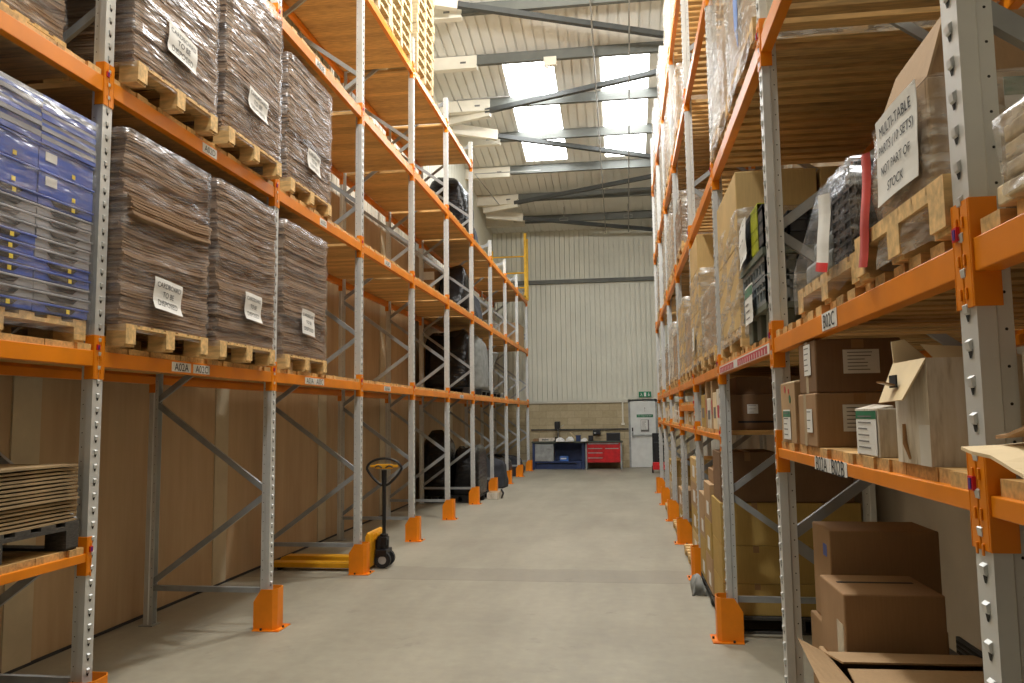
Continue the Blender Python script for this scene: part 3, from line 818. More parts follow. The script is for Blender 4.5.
# brown box beside the black load and one at the rack end
t = carton('brown box with a white patch on the second level, before the peaked black load', -3.84, 14.95, D2, -3.60, 15.6, D2 + .95, 'card'); paper(t, 'white_patch', (.12, -.004, .8), 'N', .22, .16, curl=.001)
carton('tan box standing at the far end of the second level, left rack', -3.5, 21.6, D2, -2.86, 23.0, D2 + .62, 'cardtan')
t = thing('wire_rack', 'low grey wire rack on the edge of the second level, left rack', 'rack', (-2.84, 17.1, D2))
MB().tube([(0, 0, 0), (0, 0, .16), (0, 1.1, .16), (0, 1.1, 0)], .012, 6).tube([(-.3, 0, 0), (-.3, 0, .16), (-.3, 1.1, .16), (-.3, 1.1, 0)], .012, 6).build('side_rail', 'greycab', t)
for i in range(5): MB().tube([(0, .1 + i * .22, 0), (0, .1 + i * .22, .16), (-.3, .1 + i * .22, .16)], .008, 5).build('cross_wire', 'greycab', t)

# yellow end gate of the third level
t = thing('safety_gate', 'yellow safety gate with two posts at the far end of the left rack', 'gate', (XL, 23.3, D3))
for y in (0.0, .35): MB().box(-.05, y - .03, 0, .03, y + .03, 2.0 if y == 0 else 1.9).build('gate_post', 'gate', t)
for z in (.35, .8, 1.3): MB().tube([(-.02, 0, z), (-1.0, 0, z)], .022, 8).build('gate_rail', 'gate', t)
MB().box(-1.05, -.03, 0, -.99, .03, 1.5).build('gate_post', 'gate', t)
MB().tube([(-.01, 0, .05), (-.01, -.45, .05)], .022, 8).build('gate_rail', 'gate', t)

# ------------------------------------------------------------------ pallet truck
t = thing('pallet_truck', 'yellow hand pallet truck parked under the left rack with upright black handle', 'pallet truck', (-2.665, 8.64, 0))
for s in (-1, 1):
    y = s * .20
    MB().prism([(-.12, .085), (-1.2, .085), (-1.26, .06), (-1.26, .03), (-1.1, .03), (-.12, .03)], 'y', y - .075, y + .075).build('fork', 'truck', t, bevel=.008)
    MB().tube([(-1.1, y - .05, .037), (-1.1, y + .05, .037)], .036, 14).build('load_roller', 'rubber', t)
    MB().tube([(.01, s * .075 - .025, .09), (.01, s * .075 + .025, .09)], .09, 20).build('steer_wheel', ['rubber'], t, smooth=False)
    MB().tube([(.01, s * .075 - .027, .09), (.01, s * .075 + .027, .09)], .045, 14).build('wheel_hub', 'greycab', t)
MB().prism([(-.15, .03), (-.09, .03), (-.075, .30), (-.09, .39), (-.115, .41), (-.14, .36), (-.155, .1)], 'y', -.24, .24).build('fork_carriage', 'truck', t, bevel=.012)
MB().prism([(-.10, .36), (-.045, .39), (-.03, .36), (-.07, .30)], 'y', -.12, .12).build('crosshead', 'truck', t, bevel=.008)
MB().tube([(.0, 0, .08), (0, 0, .3)], .055, 14).box(-.07, -.11, .13, .06, .11, .2).build('pump_body', 'black', t, bevel=.006)
MB().tube([(-.05, -.04, .14), (-.05, -.04, .34)], .035, 12).build('pump_cylinder', 'black', t)
MB().tube([(0, 0, .26), (.0, 0, .36)], .045, 12).box(-.045, -.055, .24, .045, .055, .33).build('drawbar_knuckle', 'black', t, bevel=.006)
MB().tube([(0, 0, .30), (.0, 0, .88)], .021, 12).build('drawbar', 'black', t)
loop = []
for a in range(28):
    th = 2 * PI * a / 28; u = math.sin(th); c = -math.cos(th)
    w = .20 * u * (1 if c > 0 else 1 - .45 * abs(c)); z = 1.07 + (.115 * c if c > 0 else .185 * c)
    loop.append((0, w, z))
# the loop faces the camera down the aisle
loop = [(y, 0, z) for x, y, z in loop]
MB().tube(loop, .0135, 10, closed=True).build('handle_loop', 'black', t, smooth=True)
MB().box(-.16, -.012, 1.085, .16, .012, 1.115).box(-.10, -.014, 1.07, .10, .014, 1.125).build('handle_bridge', 'truck', t, bevel=.008)
for s in (-1, 1):
    MB().tube([(s * .02, -.016, 1.085), (s * .06, -.016, 1.105), (s * .1, -.016, 1.09)], .008, 6).build('lever_stripe', 'black', t)
MB().tube([(0, 0, .88), (0, 0, 1.06)], [.026, .03], 10).build('handle_stem', 'black', t)

# ------------------------------------------------------------------ back wall: door, signs, benches
DY = YB - .04
o = struct('door_1', MB().box(.19, DY - .02, 0.01, .95, DY + .03, 2.03), 'doorwhite', bevel=.004)
struct('door_frame_1', MB().box(.13, DY - .01, 0, .19, DY + .05, 2.09).box(.95, DY - .01, 0, 1.01, DY + .05, 2.09).box(.13, DY - .01, 2.03, 1.01, DY + .05, 2.09), 'greycab')
b = MB().tube([(.23, DY - .07, .99), (.92, DY - .07, .99)], .018, 8).box(.22, DY - .08, .93, .27, DY - .02, 1.08).box(.89, DY - .08, .93, .93, DY - .02, 1.03).build('push_bar', 'greycab', o)
MB().box(.225, DY - .05, 1.1, .265, DY - .02, 1.22).build('door_latch', 'black', o)
t = tag(MB().box(.38, DY - .026, 1.53, .88, DY - .021, 1.62).build('door_notice', 'green'), 'long narrow green notice across the white fire door', 'sign')
paper(t, 'wording', (.63, DY - .027, 1.575), 'N', .46, .05, [('Fire escape keep clear', 0, .9)], curl=0, mat='green', ink='white')
t = tag(MB().box(.5, DY - .03, 1.09, .75, DY - .021, 1.46).build('paper_holder', 'greyink'), 'white notice sheet in a dark holder on the fire door', 'notice')
paper(t, 'notice_sheet', (.61, DY - .032, 1.3), 'N', .2, .29, rules=7, curl=0, ink='greyink')
t = tag(MB().box(.61, DY - .024, 1.68, .65, DY - .021, 1.86).build('door_pictogram', 'white'), 'small faint arrow pictogram near the top of the fire door', 'sign')
MB().box(.626, DY - .026, 1.7, .634, DY - .024, 1.84).prism([(.612, 1.8), (.648, 1.8), (.63, 1.84)], 'y', DY - .026, DY - .024).build('arrow', 'greyink', t)
t = tag(MB().box(.46, YB - .10, 2.15, .84, YB - .045, 2.32).build('exit_sign', 'exit', bevel=.004), 'green fire exit sign with white pictograms above the door', 'sign')
mb = MB(); ys = YB - .102
for x0, x1 in ((.49, .59), (.61, .70), (.72, .82)): pass
mb.tube([(.53, ys, 2.275), (.53, ys, 2.285)], .012, 8)
mb.bar((.53, ys, 2.265), (.545, ys, 2.225), .004, .022).bar((.545, ys, 2.225), (.575, ys, 2.18), .004, .012).bar((.545, ys, 2.225), (.515, ys, 2.2), .004, .012).bar((.515, ys, 2.2), (.495, ys, 2.195), .004, .01).bar((.525, ys, 2.255), (.565, ys, 2.24), .004, .01)
mb.build('running_figure', 'white', t)
MB().box(.62, ys - .002, 2.175, .685, ys + .002, 2.295).build('doorway_symbol', 'white', t)
MB().bar((.765, ys, 2.29), (.765, ys, 2.21), .004, .018).prism([(.73, 2.22), (.80, 2.22), (.765, 2.175)], 'y', ys - .002, ys + .002).build('down_arrow', 'white', t)
t = tag(MB().box(-2.9, YB - .045, 1.155, .12, YB - .005, 1.2).build('cable_trunking', 'trunk'), 'dark cable trunking running along the blockwork above the benches', 'trunking')
t = thing('conduit_drop', 'pale vertical conduit dropping to a socket beside the white door', 'pipe', (-.04, YB - .03, 0))
MB().tube([(0, 0, 1.36), (0, 0, 2.03)], .025, 8).build('pipe', 'sleeve', t); MB().box(-.05, -.02, 1.3, .05, .02, 1.37).build('socket_box', 'sleeve', t)

BY = 24.02
t = thing('workbench', 'blue and grey steel workbench against the blockwork wall', 'workbench', (-2.8, BY, 0))
MB().box(0, 0, .79, 1.6, .72, .835).build('worktop', 'benchtop', t, bevel=.004)
for x, y in ((.0, .03), (1.5, .03), (0, .6), (1.5, .6)): MB().box(x + .02, y, 0, x + .09, y + .07, .79).build('leg', 'benchblue', t)
MB().box(.02, .02, .2, 1.58, .7, .24).build('lower_shelf', 'benchblue', t)
MB().box(.09, .66, .24, 1.5, .68, .79).build('back_panel', 'benchblue', t)
c = MB().box(.10, .03, .25, .66, .6, .77).build('cupboard', 'greycab', t, bevel=.004); MB().box(.46, .0, .62, .62, .03, .66).build('cupboard_handle', 'steel', c)
MB().box(1.34, .05, .02, 1.5, .65, .2).box(.1, .1, .01, 1.34, .12, .17).build('kick_plate', 'benchblue', t)
t = thing('tool_cabinet', 'red drawer cabinet in a steel frame beside the blue workbench', 'cabinet', (-1.18, BY, 0))
MB().box(-.02, -.02, .79, 1.12, .7, .83).build('worktop', 'benchtop', t, bevel=.004)
for x in (0, 1.04):
    for y in (0, .62): MB().box(x, y, 0, x + .05, y + .05, .79).build('leg', 'greycab', t)
MB().box(.05, .03, .2, 1.04, .66, .79).build('cabinet_body', 'redcab', t)
for x0, x1, zz in ((.06, .55, ((.22, .36), (.375, .51), (.525, .64))), (.57, 1.03, ((.22, .64),)), (.06, 1.03, ((.66, .78),))):
    for z0, z1 in zz:
        d = MB().box(x0, .01, z0, x1, .03, z1).build('drawer', 'redcab', t, bevel=.003)
        MB().box(x0 + .02, -.008, z1 - .03, x1 - .04, .01, z1 - .008).build('drawer_pull', 'steel', d)
ZB = .836
t = thing('drill_press', 'small black bench drill standing on the blue workbench', 'drill', (-2.02, BY + .35, ZB))
MB().box(-.12, -.16, 0, .12, .16, .03).build('base', 'black', t); MB().tube([(0, .08, .03), (0, .08, .56)], .022, 8).build('column', 'steel', t)
MB().box(-.09, -.18, .36, .07, .14, .6).build('motor_head', 'black', t, bevel=.02); MB().tube([(0, -.1, .36), (0, -.1, .22)], .015, 8).build('chuck', 'steel', t)
MB().tube([(.07, -.1, .42), (.2, -.14, .5)], .008, 6).build('feed_handle', 'steel', t); MB().box(-.08, -.2, .1, .08, .05, .12).build('table', 'black', t)
def benchbox(nm, lab, cat, x, y, z, w, d, h, m, extra=None):
    t = thing(nm, lab, cat, (x, y, z)); MB().box(0, 0, 0, w, d, h).build('body', m, t, bevel=.008)
    if extra: MB().box(*extra[0]).build(extra[1], extra[2], t)
    return t
benchbox('parts_bin', 'small blue bin on the lower shelf of the workbench', 'bin', -1.96, BY + .1, .242, .26, .3, .15, 'bluebin', ((.03, -.003, .06, .2, 0, .1), 'bin_label', 'white'))
benchbox('monitor_case', 'dark grey case standing on the red drawer cabinet', 'case', -.55, BY + .25, .831, .42, .16, .25, 'darkcrate', ((.03, -.004, .03, .39, 0, .22), 'screen', 'black'))
benchbox('small_speaker', 'black box standing behind the joint of the two benches', 'box', -1.1, BY + .4, .84, .15, .12, .16, 'black', ((.03, -.003, .03, .12, 0, .12), 'front_cloth', 'bagdark'))
benchbox('wall_clock_box', 'black switch box on the wall above the red cabinet', 'switch', -.97, YB - .14, 1.02, .24, .11, .14, 'black', ((.03, -.003, .03, .1, 0, .07), 'switch_plate', 'greycab'))
benchbox('tape_box', 'flat white carton lying at the end of the blue workbench', 'box', -2.6, BY + .2, ZB, .5, .35, .1, 'cardwhite', ((.1, -.002, .03, .3, 0, .07), 'print', 'greyink'))
benchbox('brown_parcel', 'small brown parcel at the edge of the workbench by the last upright', 'box', -2.78, BY + .25, ZB, .16, .3, .08, 'card', ((.06, -.002, 0, .09, 0, .08), 'tape', 'tape'))
benchbox('blue_tub', 'small blue tub among the rags on the workbench', 'tub', -1.46, BY + .15, ZB, .14, .14, .17, 'benchblue', ((-.01, -.01, .16, .15, .15, .18), 'rim', 'benchblue'))
for i, (x, w, h, lab) in enumerate([(-2.02, .26, .12, 'crumpled white rag left of the drill on the workbench'), (-1.72, .24, .14, 'crumpled white rag next to the blue tub on the workbench'), (-1.3, .2, .1, 'crumpled pale rag right of the blue tub')]):
    mb = lumpy(w, .3, h, 70 + i, .4, .12, 5); o = mb.build('cleaning_rag', 'white', None, (x + w / 2 + .1, BY + .1, ZB), PI / 2, smooth=True); tag(o, lab, 'rag')
t = thing('wood_offcut', 'pale timber offcut leaning over the rags on the workbench', 'timber', (-1.55, BY + .4, ZB)); MB().bar((-.1, 0, .26), (.12, -.1, .06), .05, .03).build('offcut', 'palepine', t)
t = thing('sack_truck', 'dark trolley with a red base beside the fire door', 'trolley', (.92, 22.6, 0))
MB().box(-.16, 0, .12, .16, .05, 1.1).box(-.12, -.1, .3, .12, 0, .85).build('trolley_frame', 'black', t, bevel=.01); MB().box(-.17, -.2, .1, .17, .05, .3).build('red_base', 'redcab', t, bevel=.01)
for s in (-1, 1): MB().tube([(s * .17 - .02, 0, .1), (s * .17 + .02, 0, .1)], .1, 14).build('wheel', 'rubber', t)

# ------------------------------------------------------------------ right rack loads
E0, E1, E2, E3, E4 = (R_TOP[i] + BT for i in range(5))
def bands(parent, x, y, z0, z1, w): pass
# R1 nearest bay: open-topped wrapped box on a pallet
t = thing('wrapped_open_box_load', 'shrink-wrapped open brown box with hand-lettered sign, on a pallet by the near right upright', 'pallet load', (.70, 1.80, E1))
mb = pallet_mb(.67, 1.05, .13); o = mb.build('pallet', 'pine', t, (0, .67, 0), PI)
bx0, by0, by1, bz0, bz1 = .03, .13, .50, .131, .405
w_ = .014
mb = MB().box(bx0 + w_, by0 + w_, bz0, bx0 + .95 - w_, by1 - w_, bz0 + .012)
mb.box(bx0, by0 + w_, bz0, bx0 + w_, by1 - w_, bz1).box(bx0 + .95 - w_, by0 + w_, bz0, bx0 + .95, by1 - w_, bz1).box(bx0, by0, bz0, bx0 + .95, by0 + w_, bz1).box(bx0, by1 - w_, bz0, bx0 + .95, by1, bz1)
mb.build('box_body', 'cardtan', t, bevel=.004)
def flap(parent, pts, nrm, mat='card', name='flap', th=.006):
    a, b, c, d = (Vector(p) for p in pts)
    rows = [[a.lerp(b, j / 4).lerp(d.lerp(c, j / 4), i / 4) for j in range(5)] for i in range(5)]
    return MB().sheet(rows, th, nrm).build(name, mat, parent)
flap(t, [(bx0, by0, bz1), (bx0, by1, bz1), (bx0 + .04, by1 - .05, bz1 + .13), (bx0 + .055, by0 + .02, bz1 + .165)], (-1, 0, .3), 'cardtan')
flap(t, [(bx0, by0, bz1), (bx0 + .95, by0, bz1), (bx0 + .95, by0 + .05, bz1 + .17), (bx0 + .06, by0 + .035, bz1 + .165)], (0, -1, .2), 'card')
flap(t, [(bx0, by1, bz1), (bx0 + .95, by1, bz1), (bx0 + .9, by1 - .06, bz1 + .14), (bx0 + .06, by1 - .05, bz1 + .13)], (0, 1, .2), 'carddark')
mb = wrap_mb(.40, .96, .40, 61, .008, .012, .008, False)
mb.build('stretch_wrap', 'wrapcloud', t, (.982, .115, 0), 0, smooth=True)
paper(t, 'paper_sign', (bx0 - .024, (by0 + by1) / 2 - .03, .285), 'R', .30, .235, [('MULTI-TABLE', .33, .78), ('PARTS (10 SETS)', .1, .86), ('NOT PART OF', -.13, .72), ('STOCK', -.35, .4)], rot=0.0, curl=.004, seed=3)
paper(t, 'red_white_poster', (bx0 - .030, by1 + .035, .185), 'R', .085, .32, curl=.007, mat='redprint', seed=8, rot=-.16, lab='red poster with white edge')
paper(t, 'stock_sheet', (.50, by0 - .014, .30), 'N', .62, .17, [('USED', .36, .13), ('1 - Pan Tbl', .1, .3), ('2 - Left', -.13, .24), ('3 -', -.36, .1)], curl=.001, band=(.24, .5, 'greenmute'))
# R1 nearest bay: small wrapped dark crate
t = thing('wrapped_crate_load', 'shrink-wrapped dark crate on a small pallet with a white and red sheet', 'pallet load', (.72, 2.50, E1))
pallet_mb(.86, .8, .11).build('pallet', 'pine', t, (0, .86, 0), PI)
mb = MB().box(.02, .03, .112, .30, .34, .40)
c = mb.build('crate', 'darkcrate', t, bevel=.006)
mb = MB()
for i in range(8): mb.box(.012, .03, .13 + i * .033, .02, .34, .142 + i * .033); mb.box(.02, .022, .13 + i * .033, .30, .03, .142 + i * .033)
for i in range(5): mb.box(.012, .04 + i * .07, .12, .02, .052 + i * .07, .395); mb.box(.04 + i * .06, .022, .12, .052 + i * .06, .03, .395)
mb.build('crate_ribs', 'black', c)
MB().box(.02, .4, .112, .5, .8, .2).box(.03, .42, .2, .4, .7, .27).build('wrapped_parts', 'greymesh', t, bevel=.02)
paper(t, 'delivery_sheet', (-.03, .27, .22), 'R', .16, .26, curl=.006, rot=-.2, band=(-.5, -.38, 'redcab'), seed=4)
MB().box(.1, .02, .15, .15, .0215, .2).build('yellow_tag', 'yellowprint', t)
rings = []
for z, y0, y1, x0 in ((.02, .0, .86, -.015), (.12, -.01, .85, -.02), (.2, -.01, .80, -.022), (.28, 0, .62, -.02), (.40, .01, .44, -.01), (.42, .06, .34, .03)):
    rings.append([(x0, y0 + (y1 - y0) * k / 10 + .012 * math.sin(k * 3 + z * 40), z + .012 * math.sin(k * 2.3)) for k in range(11)] + [(x0 + .62 * k / 4, y1, z) for k in range(1, 5)] + [(x0 + .62, y0 + (y1 - y0) * (1 - k / 6), z) for k in range(1, 7)] + [(x0 + .62 * (1 - k / 4), y0, z) for k in range(1, 4)])
mb = MB(); mb.loft(rings, cap=False); mb.build('stretch_wrap', 'wrap', t, smooth=True)
# stack of pallets at the right picture edge
t = thing('wrapped_pallet_bundle', 'pale timber bundle under film at the right edge, next bay', 'timber bundle', (.68, .66, E1))
for i in range(4): MB().box(.02, .05, i * .034, .8, .86, i * .034 + .03).build('timber_layer', 'palepine', t, bevel=.004)
wrap_mb(.82, .8, .14, 77, 0, .01, .005).build('stretch_wrap', 'wrapcloud', t, (.81, .045, 0), smooth=True)
for i, y in enumerate((1.52, 1.41, 1.30)):
    o = MB().box(0, 0, 0, .5, .075, .04).build('timber_offcut', 'palepine', None, (.715, y, E1), bevel=.004)
    tag(o, 'pale timber offcut lying behind the near right beam, beyond the upright', 'timber', 'timber offcuts behind the near right beam')

# R0 nearest bay
z1 = E0
t = carton('upper taped brown box with two white address labels, on the waist-high deck', .72, 3.12, z1 + .206, 1.03, 3.40, z1 + .408, 'carddark')
paper(t, 'address_label', (.165, -.003, .115), 'N', .13, .09, rules=6, curl=.0004, ink='greyink', thick=.0006); paper(t, 'side_label', (-.003, .12, .13), 'R', .11, .12, rules=5, curl=.0004, ink='greyink', thick=.0006)
MB().box(-.001, .12, 0, -.0003, .16, .202).build('side_tape', 'cleartape', t)
t = carton('lower brown box under the taped one, with one torn label', .715, 3.12, z1, 1.03, 3.42, z1 + .205, 'card')
paper(t, 'address_label', (.15, -.003, .11), 'N', .11, .1, rules=6, curl=.0004, ink='greyink', thick=.0006); paper(t, 'side_label', (-.003, .1, .1), 'R', .09, .09, rules=3, curl=.0004, thick=.0006)
MB().box(-.001, .16, 0, -.0003, .2, .205).build('side_tape', 'cleartape', t)
t = carton('tall narrow brown box with a white label, beside the second right upright', .718, 3.50, z1, .745, 3.80, z1 + .262, 'cardtan', seam=False, bev=.003)
paper(t, 'white_label', (-.003, .17, .08), 'R', .15, .13, rules=5, curl=.0004, ink='greyink', thick=.0006, band=(.25, .45, 'greenmute'))
mb = MB()
for y, z, r in ((.2, .235, .016), (.12, .225, .012)): mb.tube([(-.0008, y, z), (-.002, y, z)], r, 12)
mb.build('round_logo', 'redprint', t); MB().tube([(-.0008, .1, .19), (-.002, .1, .19)], .018, 12).build('green_logo', 'green', t)
flap(t, [(0, 0, .263), (0, .28, .263), (.05, .27, .275), (.05, .02, .275)], (0, 0, 1), 'cream')
# small white carton
t = thing('small_carton', 'small white carton with green print, between the taped boxes and the open box', 'box', (.725, 2.42, z1))
MB().box(0, 0, 0, .055, .22, .142).build('carton_body', 'cardwhite', t, bevel=.003)
flap(t, [(-.002, 0, .142), (-.002, .22, .142), (.05, .2, .156), (.05, .02, .150)], (0, 0, 1), 'cardwhite')
paper(t, 'printed_side', (-.003, .11, .07), 'R', .2, .13, rules=6, curl=.0003, ink='greyink', thick=.0006, band=(.32, .5, 'green'), mat='white')
MB().box(.056, .0, 0, .085, .2, .138).box(.089, .01, 0, .105, .2, .135).build('inner_card', 'cardtan', t)
# open white-faced box with hanging flap
t = thing('open_carton', 'open grubby white box with raised flaps, on the waist-high deck', 'box', (.725, 2.03, z1))
W, D, H, th = .34, .235, .262, .005
mb = MB().box(th, th, 0, W - th, D - th, .005).box(0, th, 0, th, D - th, H).box(W - th, th, 0, W, D - th, H).box(0, 0, 0, W, th, H).box(0, D - th, 0, W, D, H)
mb.build('carton_body', 'cardwhite', t)
f = flap(t, [(-.001, .0, H), (-.001, D, H), (-.045, D - .005, H - .105), (-.05, .03, H - .10)], (-1, 0, .35), 'cream', th=.004)
MB().box(-.040, .10, H - .068, -.0355, .15, H - .036).build('hand_hole', 'slot', f)
flap(f, [(-.04, .105, H - .06), (-.04, .145, H - .06), (-.068, .16, H - .05), (-.062, .12, H - .052)], (0, 0, 1), 'tape', 'hole_tab', .004)
flap(t, [(0, D, H), (.1, D, H), (.03, D + .0, H + .065), (.0, D + .01, H + .06)], (0, 1, 0), 'cream', th=.004)
flap(t, [(.06, .1, H - .003), (W - .03, .1, H - .003), (W - .16, .12, H + .032), (.03, .12, H + .042)], (0, 1, .2), 'cream', th=.004)
MB().box(-.0012, .0, 0, -.0004, .07, .10).build('white_panel', 'white', t)
MB().tube([(-.001, .17, .1), (-.001, .165, .05), (-.001, .14, .012)], [.006, .009, .004], 6).build('brown_stain', 'tape', t)
# torn cardboard by the near right upright
t = thing('torn_cardboard', 'torn cream cardboard piece jutting out at the right edge over the near beam', 'cardboard', (.618, 1.22, z1))
rr = random.Random(12); rows = []
for i in range(9):
    rows.append([(.0 + .62 * j / 10 + (rr.uniform(-.012, .012) if j == 0 else 0), .36 * (1 - i / 8) + (rr.uniform(-.01, .01) if i in (0, 8) else 0), 0.020 + .06 * (j / 10) + .045 * (1 - i / 8) + .010 * math.sin(i * .8) + (rr.uniform(-.008, .008) if j == 0 else 0)) for j in range(11)])
MB().sheet(rows, .006, (0, 0, 1)).build('card_face', 'cream', t)
rows = [[(.05 + .45 * j / 8, .16 + .18 * i / 5, .098 + .045 * j / 8 + .01 * math.sin(j * .9 + i)) for j in range(9)] for i in range(6)]
MB().sheet(rows, .006, (0, 0, 1)).build('torn_layer', 'card', t)
MB().box(.12, .03, .0, .6, .33, .02).build('box_under', 'card', t, bevel=.006)
t = carton('grey-white box at the right edge behind the torn cardboard', 0.785, 1.585, z1, 1.08, 1.70, z1 + .25, 'cardwhite'); paper(t, 'white_sheet', (.06, -.004, .13), 'N', .10, .2, rules=6, curl=.002, ink='greyink')

# boxes on the floor of the nearest right bay
G = 'plain brown boxes on the floor of the near right bay'
t = carton('large plain brown box at the back of the floor stack', .83, 3.50, .76, 1.26, 3.80, 1.155, 'card', seam=False); MB().tube([(.28, -.001, .12), (.30, -.001, .135), (.31, -.001, .12)], .006, 5).build('tape_scrap', 'tape', t)
MB().box(-.001, .05, .28, 0, .11, .33).build('blue_mark', 'bluetray', t)
t = carton('brown box with a dark top slit, in the middle of the floor stack', .775, 3.10, .70, 1.125, 3.46, .985, 'card', seam=False)
MB().box(.03, .20, .2852, .31, .222, .2862).build('top_slit', 'slot', t); MB().box(-.0012, .02, 0.01, -.0004, .11, .17).build('torn_film', 'cleartape', t)
t = carton('brown box under the middle box of the floor stack', .76, 3.08, .36, 1.2, 3.47, .699, 'cardtan', seam=False); MB().box(-.0012, .02, .1, -.0004, .14, .32).build('clear_film', 'cleartape', t)
carton('brown box lowest under the middle column of the floor stack', .75, 3.06, 0, 1.2, 3.48, .359, 'card')
carton('brown box supporting the back of the floor stack', .80, 3.49, 0, 1.28, 3.82, .40, 'cardtan'); carton('brown box second from the floor at the back of the stack', .81, 3.49, .401, 1.27, 3.82, .759, 'card')
t = thing('open_carton', 'open brown box with loose flaps at the front of the floor stack', 'box', (.68, 2.55, 0))
W, D, H = .5, .48, .80
mb = MB().box(.006, .006, 0, W - .006, D - .006, .006).box(0, .006, 0, .006, D - .006, H).box(W - .006, .006, 0, W, D - .006, H).box(0, 0, 0, W, .006, H).box(0, D - .006, 0, W, D, H)
mb.build('carton_body', 'card', t)
flap(t, [(0, D, H), (W, D, H), (W - .01, .26, H + .035), (.01, .26, H + .03)], (0, 0, 1), 'cardtan'); flap(t, [(0, 0, H), (W, 0, H), (W, .24, H + .02), (0.02, .24, H + .015)], (0, 0, 1), 'cardtan')
flap(t, [(0, 0, H), (0, D, H), (-.09, D - .02, H + .05), (-.1, .04, H + .0)], (-.4, 0, 1), 'cardtan'); flap(t, [(W, 0, H), (W, D, H), (W + .14, D, H - .05), (W + .15, 0, H - .06)], (.3, 0, 1), 'cardtan')
t = thing('wall_grille', 'dark louvred grille low on the white right-hand wall', 'vent', (WR, 5.0, .10)); MB().box(-.02, -.2, 0, 0, .2, .2).build('grille_frame', 'ventgrey', t)
mb = MB()
for i in range(6): mb.box(-.028, -.18, .02 + i * .03, -.02, .18, .032 + i * .03)
mb.build('louvre_slat', 'slot', t)

# R1 second bay: plastic crates and wrapped tan cartons
t = thing('crate_load', 'stacked grey and lime plastic crates with white sheets, behind the second right upright', 'pallet load', (.71, 4.02, E1))
for x in (.02, .35, .68):
    for y in (.02, .3, .58): MB().box(x, y, 0, x + .12, y + .12, .13).build('pallet_foot', 'greenplastic', t, bevel=.006)
MB().box(0, 0, .13, .85, .74, .16).build('plastic_pallet', 'greenplastic', t)
def crate(parent, x0, y0, z0, x1, y1, z1, m):
    c = MB().box(x0 + .012, y0 + .012, z0, x1 - .012, y1 - .012, z1 - .004).build('crate', 'darkcrate' if m != 'greymesh' else m, parent)
    mb = MB(); mb.box(x0, y0, z1 - .03, x1, y1, z1 - .004); mb.box(x0, y0, z0, x1, y1, z0 + .02)
    n = 9
    for i in range(n):
        y = y0 + (y1 - y0 - .014) * i / (n - 1); mb.box(x0, y, z0, x0 + .012, y + .014, z1 - .01)
        x = x0 + (x1 - x0 - .014) * i / (n - 1); mb.box(x, y0, z0, x + .014, y0 + .012, z1 - .01)
    for z in (z0 + .07, z0 + .13):
        if z < z1 - .03: mb.box(x0, y0, z, x1, y1, z + .012)
    mb.build('crate_ribs', m, c); return c
crate(t, 0, 0, .16, .42, .72, .30, 'greymesh'); crate(t, 0, 0, .302, .42, .72, .40, 'greymesh'); crate(t, .43, 0, .16, .86, .72, .40, 'darkcrate')
MB().box(-.01, -.01, .40, .86, .74, .435).build('tray', 'greenplastic', t); crate(t, 0, .14, .44, .10, .37, .70, 'yellowgreen'); crate(t, 0, .38, .44, .10, .72, .70, 'darkcrate'); crate(t, 0, 0, .44, .10, .13, .66, 'darkcrate'); crate(t, .12, .0, .44, .86, .72, .62, 'darkcrate')
paper(t, 'goods_sheet', (-.02, .40, .20), 'R', .26, .21, rules=5, curl=.003, ink='greyink', band=(.2, .45, 'greenmute')); paper(t, 'goods_sheet', (-.02, .52, .56), 'R', .26, .24, rules=3, curl=.006, ink='greyink', rot=.1)
def wrapped_boxes(label, x, y, z, W, D, boxes, wrapH, seed, mat='cardyellow', wm='wrapcloud', pm='pine', ph=.13, sheet=None, name='wrapped_carton_load', bot=.06, group=None):
    """Right-hand rack load: aisle face at local x=0, going to +x; y 0..W."""
    t = thing(name, label, 'pallet load', (x, y, z), group=group)
    if ph: pallet_mb(W, D, ph).build('pallet', pm, t, (0, W, 0), PI)
    for bb in boxes:
        x0, y0, z0, x1, y1, z1 = bb[:6]
        carton('', x0, y0, z0 + ph + .001, x1, y1, z1 + ph, bb[6] if len(bb) > 6 else mat, parent=t)
    if wrapH: wrap_mb(W - .02, D - .02, wrapH, seed, bot, .012, .008, True).build('stretch_wrap', wm, t, (D - .01, .01, 0), smooth=True)
    if sheet: paper(t, 'goods_sheet', (-.02, sheet[0], sheet[1]), 'R', sheet[2], sheet[3], rules=4, curl=.004, ink='greyink')
    return t
t = wrapped_boxes('tall film-wrapped tan carton load behind the plastic crates', .71, 4.86, E1, 1.05, 1.0, [(.0, .04, 0, .48, 1.0, .5), (.5, .04, 0, .99, 1.0, .5), (.0, .04, .502, .48, 1.0, .96), (.5, .04, .502, .99, 1.0, .96)], .85, 81, 'cardyellow')
wrapped_boxes('film-wrapped yellow carton load in the third right bay, nearer half', .70, 6.2, E1, .95, 1.0, [(.02, .03, 0, .98, .92, .3), (.02, .03, .302, .98, .92, .52)], .62, 82, 'cardtan')
wrapped_boxes('tall film-wrapped yellow carton load in the third right bay, with a flat-topped upper box', .70, 7.22, E1, 1.0, 1.0, [(.0, .02, 0, .98, .98, .42), (.0, .02, .422, .98, .98, .8), (.0, .12, .802, .85, .9, 1.12)], .92, 83, 'cardyellow', sheet=(.55, .32, .2, .22))
